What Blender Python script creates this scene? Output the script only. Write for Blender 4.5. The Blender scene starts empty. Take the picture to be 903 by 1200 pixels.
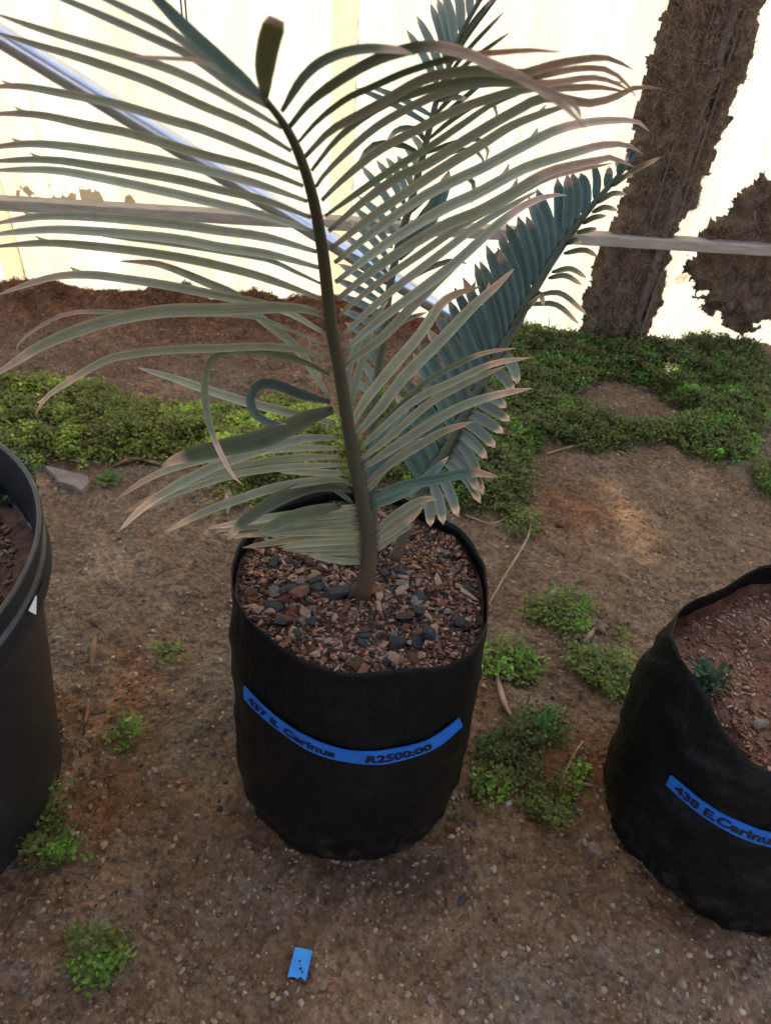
import bpy, math, random
import numpy as np
from mathutils import Vector, Matrix

rnd = random.Random(7)
rng = np.random.default_rng(7)
sc = bpy.context.scene
C = sc.collection

# ------------------------------------------------------------------ camera
CAM_H, PITCH, ROLL, FPX = 1.1, math.radians(41), math.radians(5), 870.0
cp, sp, cr, sr = math.cos(PITCH), math.sin(PITCH), math.cos(ROLL), math.sin(ROLL)
CAM = np.array([0, 0, CAM_H])
FWD = np.array([0, cp, -sp]); RIGHT = np.array([1.0, 0, 0]); UP = np.array([0, sp, cp])
camd = bpy.data.cameras.new('camera'); cam = bpy.data.objects.new('camera', camd); C.objects.link(cam)
sc.camera = cam
X = cr * RIGHT + sr * UP; Y = -sr * RIGHT + cr * UP; Z = -FWD
cam.matrix_world = Matrix(((X[0], Y[0], Z[0], 0), (X[1], Y[1], Z[1], 0), (X[2], Y[2], Z[2], CAM_H), (0, 0, 0, 1)))
camd.sensor_width = 36; camd.lens = FPX / 1200 * 36
camd.clip_start = 0.02; camd.clip_end = 500
camd.dof.use_dof = True; camd.dof.focus_distance = 0.98; camd.dof.aperture_fstop = 9.5

# ------------------------------------------------------------------ sky, sun, exposure
SUN_EL, SUN_AZ = math.radians(34), math.radians(8)      # the sun stands behind the translucent wall
w = bpy.data.worlds.new('World'); sc.world = w; w.use_nodes = True
nt = w.node_tree; bg = nt.nodes['Background']
sky = nt.nodes.new('ShaderNodeTexSky'); sky.sky_type = 'NISHITA'; sky.sun_disc = False
sky.sun_elevation = SUN_EL; sky.sun_rotation = SUN_AZ; sky.dust_density = 4.5; sky.ozone_density = 0.0; sky.air_density = 0.8
nt.links.new(sky.outputs[0], bg.inputs[0]); bg.inputs[1].default_value = 0.15
sund = bpy.data.lights.new('sun', 'SUN'); sund.energy = 2.6; sund.angle = math.radians(0.5); sund.color = (1, 0.93, 0.82)
sun = bpy.data.objects.new('sun', sund); C.objects.link(sun)
sdir = Vector((math.sin(SUN_AZ) * math.cos(SUN_EL), math.cos(SUN_AZ) * math.cos(SUN_EL), math.sin(SUN_EL)))
sun.rotation_euler = (-sdir).to_track_quat('-Z', 'Y').to_euler()
sun.location = (0, 4, 6)
vs = sc.view_settings; vs.view_transform = 'Standard'; vs.look = 'None'; vs.gamma = 1; vs.use_curve_mapping = False
vs.exposure = 2.5
sc.cycles.use_denoising = True
sc.cycles.max_bounces = 10; sc.cycles.diffuse_bounces = 6; sc.cycles.transmission_bounces = 6
sc.cycles.sample_clamp_indirect = 6

# ------------------------------------------------------------------ pixel helpers (photo is 903 x 1200)
def ray(x, y):
    u, v = (x - 451.5) / FPX, (y - 600) / FPX
    return FWD + RIGHT * (u * cr + v * sr) - UP * (-u * sr + v * cr)
def at_depth(x, y, d): return CAM + ray(x, y) * d
def at_z(x, y, z=0.0):
    r = ray(x, y); return CAM + r * ((z - CAM_H) / r[2])
def depth_of(P): return float((np.asarray(P) - CAM) @ FWD)
def project(P):
    q = np.asarray(P, float) - CAM; k = q @ FWD; a = q @ RIGHT / k; b = -(q @ UP) / k
    return np.stack([451.5 + FPX * (a * cr - b * sr), 600 + FPX * (a * sr + b * cr)], -1)
# wall plane
W0 = np.array([-1.172, 2.045, 0]); WD = np.array([2.35, 0.151, 0]); WD /= np.linalg.norm(WD)
WN = np.array([WD[1], -WD[0], 0])                     # towards the camera
def wall_sz(x, y, off=0.0):
    r = ray(x, y); o = W0 + WN * off
    t = ((o - CAM) @ WN) / (r @ WN); P = CAM + r * t
    return float((P - W0) @ WD), float(P[2])
def wall_p(s, z, off=0.0): return W0 + WD * s + WN * off + np.array([0, 0, z])
# ground points are found on the flat ground, then lifted to the soil height

# ------------------------------------------------------------------ numpy noise
_perm = np.random.default_rng(3).permutation(512)
def _h(i, j): return _perm[(_perm[i & 255] + j) & 255] / 255.0
def vnoise(x, y):
    xi, yi = np.floor(x).astype(int), np.floor(y).astype(int); fx, fy = x - xi, y - yi
    fx = fx * fx * (3 - 2 * fx); fy = fy * fy * (3 - 2 * fy)
    return (_h(xi, yi) * (1 - fx) + _h(xi + 1, yi) * fx) * (1 - fy) + (_h(xi, yi + 1) * (1 - fx) + _h(xi + 1, yi + 1) * fx) * fy
def fbm(x, y, o=4):
    x = np.asarray(x, float); y = np.asarray(y, float)
    r = np.zeros(np.broadcast(x, y).shape); a = 0.5
    for k in range(o): r = r + a * vnoise(x + 17.3 * k, y - 9.1 * k); x = x * 2.03; y = y * 2.03; a *= 0.5
    return r
def inside(px, py, poly):
    px = np.asarray(px, float); py = np.asarray(py, float); r = np.zeros(px.shape, bool); n = len(poly)
    for i in range(n):
        x1, y1 = poly[i][:2]; x2, y2 = poly[(i + 1) % n][:2]
        if y1 == y2: continue
        r ^= ((y1 > py) != (y2 > py)) & (px < (x2 - x1) * (py - y1) / (y2 - y1) + x1)
    return r
def edge_dist(px, py, poly):
    d = np.full(np.asarray(px).shape, 1e9); n = len(poly)
    for i in range(n):
        a = np.array(poly[i][:2]); b = np.array(poly[(i + 1) % n][:2]); e = b - a
        t = np.clip(((px - a[0]) * e[0] + (py - a[1]) * e[1]) / (e @ e), 0, 1)
        d = np.minimum(d, np.hypot(px - a[0] - t * e[0], py - a[1] - t * e[1]))
    return d
def gpoly(pts): return [tuple(at_z(x, y)[:2]) for x, y in pts]

# ------------------------------------------------------------------ mesh / object helpers
def mesh_np(name, V, F, mat=None, col=None, uv=None, smooth=False):
    V = np.asarray(V, np.float32); F = np.asarray(F, np.int32)
    me = bpy.data.meshes.new(name); n, k = F.shape
    me.vertices.add(len(V)); me.vertices.foreach_set('co', V.ravel())
    me.loops.add(n * k); me.loops.foreach_set('vertex_index', F.ravel())
    me.polygons.add(n); me.polygons.foreach_set('loop_start', np.arange(0, n * k, k, dtype=np.int32))
    me.polygons.foreach_set('loop_total', np.full(n, k, np.int32))
    if smooth: me.polygons.foreach_set('use_smooth', np.ones(n, bool))
    me.update(calc_edges=True); me.validate()
    if col is not None:
        a = me.color_attributes.new('Col', 'FLOAT_COLOR', 'POINT')
        c = np.ones((len(V), 4), np.float32); c[:, :3] = col; a.data.foreach_set('color', c.ravel())
    if uv is not None:
        l = me.uv_layers.new(name='UVMap'); l.data.foreach_set('uv', np.asarray(uv, np.float32)[F.ravel()].ravel())
    if mat: me.materials.append(mat)
    return me
def mesh_py(name, V, F, mat=None, smooth=False):
    me = bpy.data.meshes.new(name); me.from_pydata([tuple(map(float, v)) for v in V], [], [tuple(map(int, f)) for f in F]); me.update()
    if smooth: me.polygons.foreach_set('use_smooth', np.ones(len(F), bool))
    if mat: me.materials.append(mat)
    return me
def obj(name, me, parent=None):
    o = bpy.data.objects.new(name, me); C.objects.link(o)
    if parent: o.parent = parent
    return o
def tag(o, label, cat, group=None):
    o['label'] = label; o['category'] = cat
    if group: o['group'] = group
    return o
def empty(name, loc):
    o = bpy.data.objects.new(name, None); C.objects.link(o); o.location = loc; o.empty_display_size = .05
    return o
def part(name, me, parent):
    """child whose mesh is written in world coordinates"""
    o = obj(name, me, parent); o.matrix_parent_inverse = parent_inv(parent); return o
def parent_inv(p):
    m = Matrix.Identity(4); q = p
    while q is not None:
        m = q.matrix_basis.copy() @ m if q.parent is None else q.matrix_parent_inverse.copy() @ q.matrix_basis.copy() @ m
        q = q.parent
    return m.inverted()
def structure(o): o['kind'] = 'structure'; return o
def stuff(o): o['kind'] = 'stuff'; return o
def catmull(P, n):
    P = np.asarray(P, float)
    if len(P) == 2: return P[0] + (P[1] - P[0]) * np.linspace(0, 1, n)[:, None]
    seg = np.r_[0, np.cumsum(np.linalg.norm(np.diff(P[:, :2], axis=0), axis=1))]; seg /= seg[-1]
    Q = np.vstack([2 * P[0] - P[1], P, 2 * P[-1] - P[-2]]); out = []
    for t in np.linspace(0, 1, n):
        i = min(max(np.searchsorted(seg, t, 'right') - 1, 0), len(P) - 2)
        u = (t - seg[i]) / (seg[i + 1] - seg[i] + 1e-12); a, b, c, d = Q[i:i + 4]
        out.append(.5 * (2 * b + (c - a) * u + (2 * a - 5 * b + 4 * c - d) * u * u + (3 * b - a - 3 * c + d) * u ** 3))
    return np.array(out)
def nrm(v): return v / (np.linalg.norm(v, axis=-1, keepdims=True) + 1e-12)
def tube_np(P, R, n=8, cap=True):
    P = np.asarray(P, float); m = len(P); R = np.broadcast_to(np.asarray(R, float), (m,))
    T = nrm(np.gradient(P, axis=0)); a = np.array([0, 0, 1.0]) if abs(T[0][2]) < .9 else np.array([1.0, 0, 0]); V = []
    u = nrm(np.cross(T[0], a))
    for i in range(m):
        u = nrm(u - T[i] * (u @ T[i])); v = np.cross(T[i], u)
        for k in range(n):
            th = 2 * math.pi * k / n; V.append(P[i] + R[i] * (u * math.cos(th) + v * math.sin(th)))
    F = [[i * n + k, i * n + (k + 1) % n, (i + 1) * n + (k + 1) % n, (i + 1) * n + k] for i in range(m - 1) for k in range(n)]
    if cap:
        V += [P[0], P[-1]]; b = m * n
        F += [[b, (k + 1) % n, k] for k in range(n)] + [[b + 1, (m - 1) * n + k, (m - 1) * n + (k + 1) % n] for k in range(n)]
    return V, F
def box_np(a, b):
    (x0, y0, z0), (x1, y1, z1) = a, b
    V = [(x, y, z) for z in (z0, z1) for y in (y0, y1) for x in (x0, x1)]
    return V, [(0, 2, 3, 1), (4, 5, 7, 6), (0, 1, 5, 4), (2, 6, 7, 3), (0, 4, 6, 2), (1, 3, 7, 5)]

# ------------------------------------------------------------------ materials
def mat(name, base=(.5, .5, .5), rough=.7, spec=.4):
    m = bpy.data.materials.new(name); m.use_nodes = True; t = m.node_tree
    b = t.nodes['Principled BSDF']; b.inputs['Base Color'].default_value = (*base, 1)
    b.inputs['Roughness'].default_value = rough; b.inputs['Specular IOR Level'].default_value = spec
    return m, t, b
def node(t, kind, **kw):
    n = t.nodes.new(kind)
    for k, v in kw.items():
        if k in n.inputs.keys(): n.inputs[k].default_value = v
        else: setattr(n, k, v)
    return n
def coords(t, scale=(1, 1, 1), kind='Object'):
    tc = node(t, 'ShaderNodeTexCoord'); mp = node(t, 'ShaderNodeMapping'); mp.inputs['Scale'].default_value = scale
    t.links.new(tc.outputs[kind], mp.inputs['Vector']); return mp.outputs[0]
def noise(t, vec, scale, detail=5, rough=.6):
    n = node(t, 'ShaderNodeTexNoise', Scale=scale, Detail=detail, Roughness=rough); t.links.new(vec, n.inputs['Vector']); return n.outputs[0]
def ramp(t, fac, stops):
    r = node(t, 'ShaderNodeValToRGB'); e = r.color_ramp.elements
    while len(e) < len(stops): e.new(.5)
    for k, (p, c) in zip(e, stops): k.position = p; k.color = (*c, 1) if len(c) == 3 else c
    t.links.new(fac, r.inputs[0]); return r.outputs[0]
def mix(t, fac, a, b, mode='MIX'):
    m = node(t, 'ShaderNodeMix', data_type='RGBA', blend_type=mode)
    for s, v in ((0, fac), (6, a), (7, b)):
        if hasattr(v, 'links') or hasattr(v, 'is_linked'): t.links.new(v, m.inputs[s])
        else: m.inputs[s].default_value = v if s == 0 else (*v, 1)
    return m.outputs[2]
def bump(t, b, height, dist=.002, strength=1.0, normal=None):
    n = node(t, 'ShaderNodeBump', Strength=strength, Distance=dist); t.links.new(height, n.inputs['Height'])
    if normal is not None: t.links.new(normal, n.inputs['Normal'])
    t.links.new(n.outputs[0], b.inputs['Normal']); return n.outputs[0]
def math_n(t, op, a, b=None):
    m = node(t, 'ShaderNodeMath', operation=op)
    for i, v in enumerate((a, b)):
        if v is None: continue
        if isinstance(v, (int, float)): m.inputs[i].default_value = v
        else: t.links.new(v, m.inputs[i])
    return m.outputs[0]

def ground_mat():
    m, t, b = mat('earth', rough=.92, spec=.25); v = coords(t)
    big = noise(t, v, 2.2, 4); mid = noise(t, v, 14, 6, .7); fine = noise(t, v, 120, 5, .75)
    c1 = ramp(t, big, [(.3, (.215, .160, .108)), (.52, (.298, .232, .160)), (.72, (.360, .288, .205))])
    c2 = ramp(t, mid, [(.32, (.158, .106, .068)), (.5, (.290, .222, .150)), (.7, (.392, .316, .228))])
    c = mix(t, .55, c1, c2)
    c = mix(t, .8, c, ramp(t, fine, [(.3, (.45, .42, .40)), (.5, (1, 1, 1)), (.72, (1.45, 1.4, 1.32))]), 'MULTIPLY')
    vg = node(t, 'ShaderNodeTexVoronoi', Scale=130.0); t.links.new(v, vg.inputs['Vector'])
    c = mix(t, .75, c, ramp(t, node_sep(t, vg.outputs['Color']), [(0, (.62, .60, .58)), (.5, (1, 1, 1)), (1, (1.4, 1.36, 1.3))]), 'MULTIPLY')
    # pale grit specks
    vo = node(t, 'ShaderNodeTexVoronoi', Scale=170.0); t.links.new(v, vo.inputs['Vector'])
    sel = math_n(t, 'MULTIPLY', math_n(t, 'LESS_THAN', vo.outputs['Distance'], .26), math_n(t, 'GREATER_THAN', node_sep(t, vo.outputs['Color']), .84))
    c = mix(t, math_n(t, 'MULTIPLY', sel, .6), c, (.32, .26, .21))
    # reddish soil wash (vertex colour carries it)
    at = node(t, 'ShaderNodeAttribute', attribute_name='Col'); c = mix(t, 1.0, c, at.outputs['Color'], 'MULTIPLY')
    t.links.new(c, b.inputs['Base Color'])
    # cracks
    wv = node(t, 'ShaderNodeVectorMath', operation='ADD'); nz = node(t, 'ShaderNodeTexNoise', Scale=9.0, Detail=4.0)
    t.links.new(v, nz.inputs['Vector']); sc_ = node(t, 'ShaderNodeVectorMath', operation='SCALE'); sc_.inputs[3].default_value = .16
    t.links.new(nz.outputs['Color'], sc_.inputs[0]); t.links.new(v, wv.inputs[0]); t.links.new(sc_.outputs[0], wv.inputs[1])
    vc = node(t, 'ShaderNodeTexVoronoi', Scale=9.0, feature='DISTANCE_TO_EDGE'); t.links.new(wv.outputs[0], vc.inputs['Vector'])
    crack = ramp(t, vc.outputs[0], [(0, (0, 0, 0)), (.06, (1, 1, 1))])
    cm = math_n(t, 'MAXIMUM', crack, ramp(t, noise(t, v, 5, 3), [(.45, (0, 0, 0)), (.6, (1, 1, 1))]))
    vp = node(t, 'ShaderNodeTexVoronoi', Scale=85.0); t.links.new(v, vp.inputs['Vector'])
    h = math_n(t, 'ADD', math_n(t, 'MULTIPLY', mid, 1.2), math_n(t, 'MULTIPLY', fine, .55))
    h = math_n(t, 'ADD', h, math_n(t, 'MULTIPLY', vp.outputs['Distance'], -.5))
    h = math_n(t, 'ADD', h, math_n(t, 'MULTIPLY', cm, .34))
    bump(t, b, h, .016, 1.0)
    return m
def node_sep(t, col):
    s = node(t, 'ShaderNodeSeparateColor'); t.links.new(col, s.inputs[0]); return s.outputs[0]

def vcol_mat(name, rough=.6, spec=.35, transl=0.0, streak=False, bumpy=0.0):
    m, t, b = mat(name, rough=rough, spec=spec)
    at = node(t, 'ShaderNodeAttribute', attribute_name='Col'); c = at.outputs['Color']
    if streak:
        v = coords(t, (26, 1.6, 1), 'UV'); f = noise(t, v, 1.0, 3)
        c = mix(t, .8, c, ramp(t, f, [(.3, (.78, .80, .78)), (.7, (1.2, 1.18, 1.15))]), 'MULTIPLY')
        v2 = coords(t, (60, 60, 60)); f2 = noise(t, v2, 1.0, 4)
        c = mix(t, .45, c, ramp(t, f2, [(.35, (.75, .78, .75)), (.65, (1.18, 1.16, 1.12))]), 'MULTIPLY')
        tc = node(t, 'ShaderNodeTexCoord'); sx = node(t, 'ShaderNodeSeparateXYZ'); t.links.new(tc.outputs['UV'], sx.inputs[0])
        ed = math_n(t, 'MULTIPLY', math_n(t, 'ABSOLUTE', math_n(t, 'SUBTRACT', sx.outputs[0], .5)), 2.0)
        c = mix(t, 1.0, c, ramp(t, ed, [(0, (.80, .82, .80)), (.10, (1, 1, 1)), (.60, (1, 1, 1)), (.80, (1.5, 1.42, 1.3))]), 'MULTIPLY')
        bump(t, b, f, .0006, .5)
    if bumpy:
        v = coords(t); bump(t, b, noise(t, v, 220, 4), .002, bumpy)
    t.links.new(c, b.inputs['Base Color'])
    if transl:
        tr = node(t, 'ShaderNodeBsdfTranslucent'); t.links.new(c, tr.inputs[0]); ms = node(t, 'ShaderNodeMixShader'); ms.inputs[0].default_value = transl
        t.links.new(b.outputs[0], ms.inputs[1]); t.links.new(tr.outputs[0], ms.inputs[2]); t.links.new(ms.outputs[0], t.nodes['Material Output'].inputs[0])
    return m
def noisy(name, stops, scale=30, rough=.8, bmp=.002, spec=.3, stretch=(1, 1, 1), bscale=None):
    m, t, b = mat(name, rough=rough, spec=spec); v = coords(t, stretch); f = noise(t, v, scale, 5, .65)
    t.links.new(ramp(t, f, stops), b.inputs['Base Color'])
    if bmp: bump(t, b, noise(t, v, bscale or scale * 2.5, 4), bmp, .8)
    return m

def sheet_mat(tint=(1, 1, 1), name='fibreglass'):
    """weathered translucent fibreglass: passes sunlight from behind"""
    m, t, b = mat(name, rough=.55, spec=.3); v = coords(t)
    st = noise(t, coords(t, (9, 9, .8)), 1.0, 4); gr = noise(t, v, 60, 4)
    c = ramp(t, st, [(.3, (.215, .210, .168)), (.55, (.255, .262, .230)), (.75, (.280, .292, .268))])
    sp_ = ramp(t, noise(t, v, 34, 5, .7), [(.27, (.35, .26, .15)), (.33, (1, 1, 1))])
    c = mix(t, .8, c, sp_, 'MULTIPLY'); c = mix(t, .25, c, ramp(t, gr, [(.3, (.7, .66, .55)), (.7, (1.1, 1.1, 1.1))]), 'MULTIPLY')
    dr = ramp(t, noise(t, coords(t, (38, 38, 1.1)), 1.0, 4, .7), [(.30, (.72, .62, .45)), (.42, (1, 1, 1))]); c = mix(t, .45, c, dr, 'MULTIPLY')
    c = mix(t, 1.0, c, tint, 'MULTIPLY')
    t.links.new(c, b.inputs['Base Color'])
    tr = node(t, 'ShaderNodeBsdfTranslucent'); t.links.new(c, tr.inputs[0]); ms = node(t, 'ShaderNodeMixShader'); ms.inputs[0].default_value = .55
    t.links.new(b.outputs[0], ms.inputs[1]); t.links.new(tr.outputs[0], ms.inputs[2]); t.links.new(ms.outputs[0], t.nodes['Material Output'].inputs[0])
    bump(t, b, st, .01, .5)
    return m
def bag_mat():
    m, t, b = mat('black_poly', (.011, .010, .010), .42, .18)
    v = coords(t, (1, 1, .3)); f = noise(t, v, 55, 5, .6); v2 = coords(t); f2 = noise(t, v2, 9, 4, .6)
    h = math_n(t, 'ADD', math_n(t, 'MULTIPLY', f, .5), f2); bump(t, b, h, .009, .9)
    dust = ramp(t, noise(t, v2, 7, 6, .7), [(.45, (.0045, .004, .004)), (.75, (.010, .0085, .007))]); sx = node(t, 'ShaderNodeSeparateXYZ'); t.links.new(v2, sx.inputs[0])
    low = ramp(t, sx.outputs[2], [(0, (1, 1, 1)), (.10, (0, 0, 0))]); spl = ramp(t, noise(t, v2, 45, 6, .75), [(.50, (0, 0, 0)), (.66, (1, 1, 1))])
    dust = mix(t, math_n(t, 'MULTIPLY', math_n(t, 'MULTIPLY', low, spl), .55), dust, (.10, .07, .045))      # dried soil splashes near the foot
    t.links.new(dust, b.inputs['Base Color'])
    t.links.new(ramp(t, f2, [(.3, (.34,) * 3), (.7, (.55,) * 3)]), b.inputs['Roughness'])
    return m
M = dict(
    earth=ground_mat(), sheet=sheet_mat(), lap=sheet_mat((.95, .87, .66), 'fibreglass_lap'), bag=bag_mat(),
    leaf=vcol_mat('glaucous_leaf', .46, .4, .10, True), stalk=vcol_mat('stalk', .55, .35, bumpy=.4),
    weed=vcol_mat('weed_leaf', .55, .3, .4), grit=vcol_mat('grit', .85, .3, bumpy=.5), fibre=vcol_mat('fibre', .95, .1),
    pot=noisy('black_plastic', [(.3, (.012, .012, .013)), (.7, (.022, .021, .020))], 12, .38, .0015, .4, bscale=60),
    soil=noisy('soil', [(.3, (.028, .017, .011)), (.5, (.07, .04, .026)), (.72, (.13, .075, .045))], 60, .95, .006),
    redsoil=noisy('red_soil', [(.3, (.085, .040, .025)), (.5, (.17, .085, .052)), (.72, (.27, .15, .10))], 70, .95, .006),
    mulch=noisy('mulch', [(.3, (.05, .025, .015)), (.7, (.17, .08, .045))], 60, .95, .004),
    rail=noisy('grey_timber', [(.3, (.30, .235, .17)), (.7, (.47, .385, .29))], 14, .7, .002, stretch=(1, 6, 6)),
    rib=noisy('weathered_rib', [(.3, (.07, .05, .036)), (.7, (.19, .145, .11))], 26, .9, .004, stretch=(1, 1, .25), bscale=140),
    matdark=noisy('dry_growth', [(.3, (.06, .038, .024)), (.55, (.165, .108, .068)), (.75, (.29, .165, .09))], 22, .97, .01, .1, bscale=120),
    pipe=noisy('pvc', [(.3, (.50, .52, .58)), (.7, (.72, .74, .80))], 8, .3, .0006, .5),
    stone=noisy('stone', [(.3, (.13, .10, .08)), (.7, (.27, .22, .17))], 40, .85, .003),
    slab=noisy('slab', [(.3, (.16, .125, .09)), (.7, (.27, .22, .165))], 25, .9, .003),
    straw=noisy('straw', [(.3, (.24, .15, .075)), (.7, (.42, .29, .165))], 30, .75, .001),
    bark=noisy('bark', [(.3, (.14, .07, .038)), (.7, (.30, .16, .085))], 30, .8, .001),
    tan=noisy('chip_tan', [(.3, (.26, .16, .10)), (.7, (.46, .32, .215))], 50, .85, .002),
    brown=noisy('chip_brown', [(.3, (.055, .028, .018)), (.7, (.15, .08, .05))], 50, .9, .002),
    red=noisy('chip_red', [(.3, (.13, .055, .03)), (.7, (.24, .115, .07))], 50, .9, .002),
    grey=noisy('chip_grey', [(.3, (.11, .10, .095)), (.7, (.26, .24, .225))], 50, .8, .002),
    coal=noisy('charcoal', [(.3, (.012, .013, .015)), (.7, (.045, .047, .052))], 60, .55, .003, .45),
    black=mat('cord_black', (.01, .01, .01), .6)[0], white=mat('tag_white', (.72, .72, .70), .5)[0],
    ink=mat('ink', (.004, .006, .02), .5)[0],
)
M['pipe'].node_tree.nodes['Principled BSDF'].inputs['Metallic'].default_value = .85
def tape_mat(name, a, b_):
    m, t, b = mat(name, rough=.42, spec=.35); v = coords(t)
    t.links.new(ramp(t, noise(t, v, 40, 4), [(.3, a), (.7, b_)]), b.inputs['Base Color']); return m
def crust_mat():
    m, t, b = mat('dirt_crust', (.20, .15, .10), .9, .1); tr = node(t, 'ShaderNodeBsdfTranslucent'); tr.inputs[0].default_value = (.45, .36, .25, 1); ms = node(t, 'ShaderNodeMixShader'); ms.inputs[0].default_value = .6
    t.links.new(b.outputs[0], ms.inputs[1]); t.links.new(tr.outputs[0], ms.inputs[2]); t.links.new(ms.outputs[0], t.nodes['Material Output'].inputs[0]); return m
M['crust'] = crust_mat()
M['tape'] = tape_mat('blue_tape', (.012, .105, .44), (.020, .150, .56))
M['scrap'] = tape_mat('blue_scrap', (.015, .22, .62), (.03, .32, .75))

# ------------------------------------------------------------------ ground
MATS_R = [(583, 402), (600, 388), (640, 404), (700, 414), (760, 412), (830, 405), (880, 420), (897, 445), (890, 500), (872, 550),
          (830, 548), (790, 528), (740, 525), (685, 535), (640, 520), (618, 540), (612, 585), (600, 612), (560, 605), (520, 590), (430, 560),
          (440, 470), (520, 480), (560, 440)]
HOLE_R = [(652, 470), (700, 452), (735, 452), (775, 470), (805, 490), (790, 508), (740, 506), (690, 490)]
MATS_L = [(-60, 462), (0, 452), (60, 456), (120, 462), (160, 484), (210, 486), (290, 484), (345, 474), (400, 500), (420, 575), (380, 590), (300, 592), (262, 600),
          (262, 560), (230, 535), (180, 546), (120, 548), (60, 546), (10, 560), (-60, 560)]
PATCH_B = [(262, 548), (330, 560), (420, 566), (420, 600), (300, 600), (262, 596)]
PR, PH, PL = gpoly(MATS_R), gpoly(HOLE_R), gpoly(MATS_L)
def mat_height(x, y):
    h = np.zeros(np.asarray(x).shape)
    for P in (PR, PL):
        ins = inside(x, y, P); d = edge_dist(x, y, P); k = np.where(ins, np.clip(d / .05, 0, 1), 0)
        if P is PR: k = k * np.where(inside(x, y, PH), 0, np.clip(edge_dist(x, y, PH) / .04, 0, 1))
        h = np.maximum(h, k)
    return h * (.003 + .016 * fbm(np.asarray(x) * 9 + 5, np.asarray(y) * 9, 3))
def ground_h(x, y):
    x = np.asarray(x, float); y = np.asarray(y, float)
    h = .016 * (fbm(x * 5, y * 5, 3) - .45) + .012 * (fbm(x * 22 + 3, y * 22, 4) - .45) + .0075 * (fbm(x * 62 + 11, y * 62, 3) - .44)
    s = (x - W0[0]) * WD[0] + (y - W0[1]) * WD[1]; d = (x - W0[0]) * WN[0] + (y - W0[1]) * WN[1]    # distance in front of the wall
    berm = np.exp(-np.clip(d, 0, 9) ** 2 / .03) * .055 * np.clip((1.35 - s) / .35, 0, 1)
    berm = berm * (0.6 + .8 * fbm(x * 14, y * 14, 3)) + np.exp(-np.clip(d, 0, 9) ** 2 / .02) * .012
    far = np.clip((np.hypot(x, y - 1) - 3) / 3, 0, 1)
    return (h + berm) * (1 - far) + mat_height(x, y)
def gz(x, y): return float(ground_h(np.array([x]), np.array([y]))[0])
def on_ground(px, py, lift=0.0):
    P = at_z(px, py)
    for _ in range(3): P = at_z(px, py, gz(P[0], P[1]) + lift)
    return P
def axis(lo, hi, step, far):
    n = int((hi - lo) / step); a = lo + np.arange(n + 1) * step; e = [step * 1.35 ** k for k in range(1, 40)]; ex = np.cumsum(e); ex = ex[ex < far]
    return np.r_[lo - ex[::-1], a, hi + ex]
gx, gy = axis(-1.35, 1.42, .0055, 60), axis(.16, 2.26, .0055, 60)
GX, GY = np.meshgrid(gx, gy); GZ = ground_h(GX.ravel(), GY.ravel())
nx, ny = len(gx), len(gy); idx = np.arange(nx * ny).reshape(ny, nx)
gF = np.stack([idx[:-1, :-1], idx[:-1, 1:], idx[1:, 1:], idx[1:, :-1]], -1).reshape(-1, 4)
red = np.clip((fbm(GX.ravel() * 4 + 31, GY.ravel() * 4, 4) - .50) * 5, 0, 1)[:, None]
dwall = ((GX - W0[0]) * WN[0] + (GY - W0[1]) * WN[1]).ravel()[:, None]; sw = ((GX - W0[0]) * WD[0] + (GY - W0[1]) * WD[1]).ravel()[:, None]
mul = np.clip(1.5 - dwall / .16, 0, 1) * np.clip((1.6 - sw) / .4, 0, 1); redzone = np.clip(1.4 - dwall / .45, 0, 1) * np.clip((1.35 - sw) / .4, 0, 1)
gcol = np.ones((nx * ny, 3)) * (1 - red) + red * np.array([1.05, .88, .76])
gcol = gcol * (1 - redzone * .8) + redzone * .8 * np.array([1.0, .72, .60]); gcol = gcol * (1 - mul * .7) + mul * .7 * np.array([1.15, .62, .42])
scuff = gpoly([(690, 560), (720, 555), (760, 600), (790, 640), (760, 690), (720, 650), (700, 600)])
sk = np.where(inside(GX.ravel(), GY.ravel(), scuff), np.clip(edge_dist(GX.ravel(), GY.ravel(), scuff) / .05, 0, 1), 0) * np.clip((fbm(GX.ravel() * 60, GY.ravel() * 60, 4) - .46) * 9, 0, 1)
gcol = gcol * (1 + sk[:, None] * np.array([.9, .8, .6]))
damp = gpoly([(270, 940), (330, 985), (400, 1000), (520, 965), (580, 1000), (560, 1060), (470, 1100), (400, 1085), (320, 1040), (270, 1000)])
dk_ = np.where(inside(GX.ravel(), GY.ravel(), damp), np.clip(edge_dist(GX.ravel(), GY.ravel(), damp) / .05, 0, 1), 0) * np.clip((fbm(GX.ravel() * 14, GY.ravel() * 14, 4) - .25) * 3.5, 0, 1)
gcol = gcol * (1 - dk_[:, None] * np.array([.48, .44, .38]))
lump_ = np.clip((fbm(GX.ravel() * 9 + 60, GY.ravel() * 9, 4) - .5) * 6, 0, 1)[:, None]; gcol = gcol * (1 - .28 * lump_)
orange = np.zeros(nx * ny)
for cx_, cy_, rr_ in ((150, 800, .10), (60, 830, .06), (640, 900, .09), (700, 900, .08), (560, 820, .07), (670, 600, .10), (120, 950, .06)):
    q_ = at_z(cx_, cy_); orange = np.maximum(orange, np.exp(-((GX.ravel() - q_[0]) ** 2 + (GY.ravel() - q_[1]) ** 2) / rr_ ** 2))
orange = (orange * np.clip((fbm(GX.ravel() * 18 + 9, GY.ravel() * 18, 4) - .35) * 4, 0, 1))[:, None]; gcol = gcol * (1 - orange) + gcol * orange * np.array([1.12, .82, .62])
gme = mesh_np('ground', np.c_[GX.ravel(), GY.ravel(), GZ], gF, M['earth'], col=gcol, smooth=True)
structure(obj('ground', gme))

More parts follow.
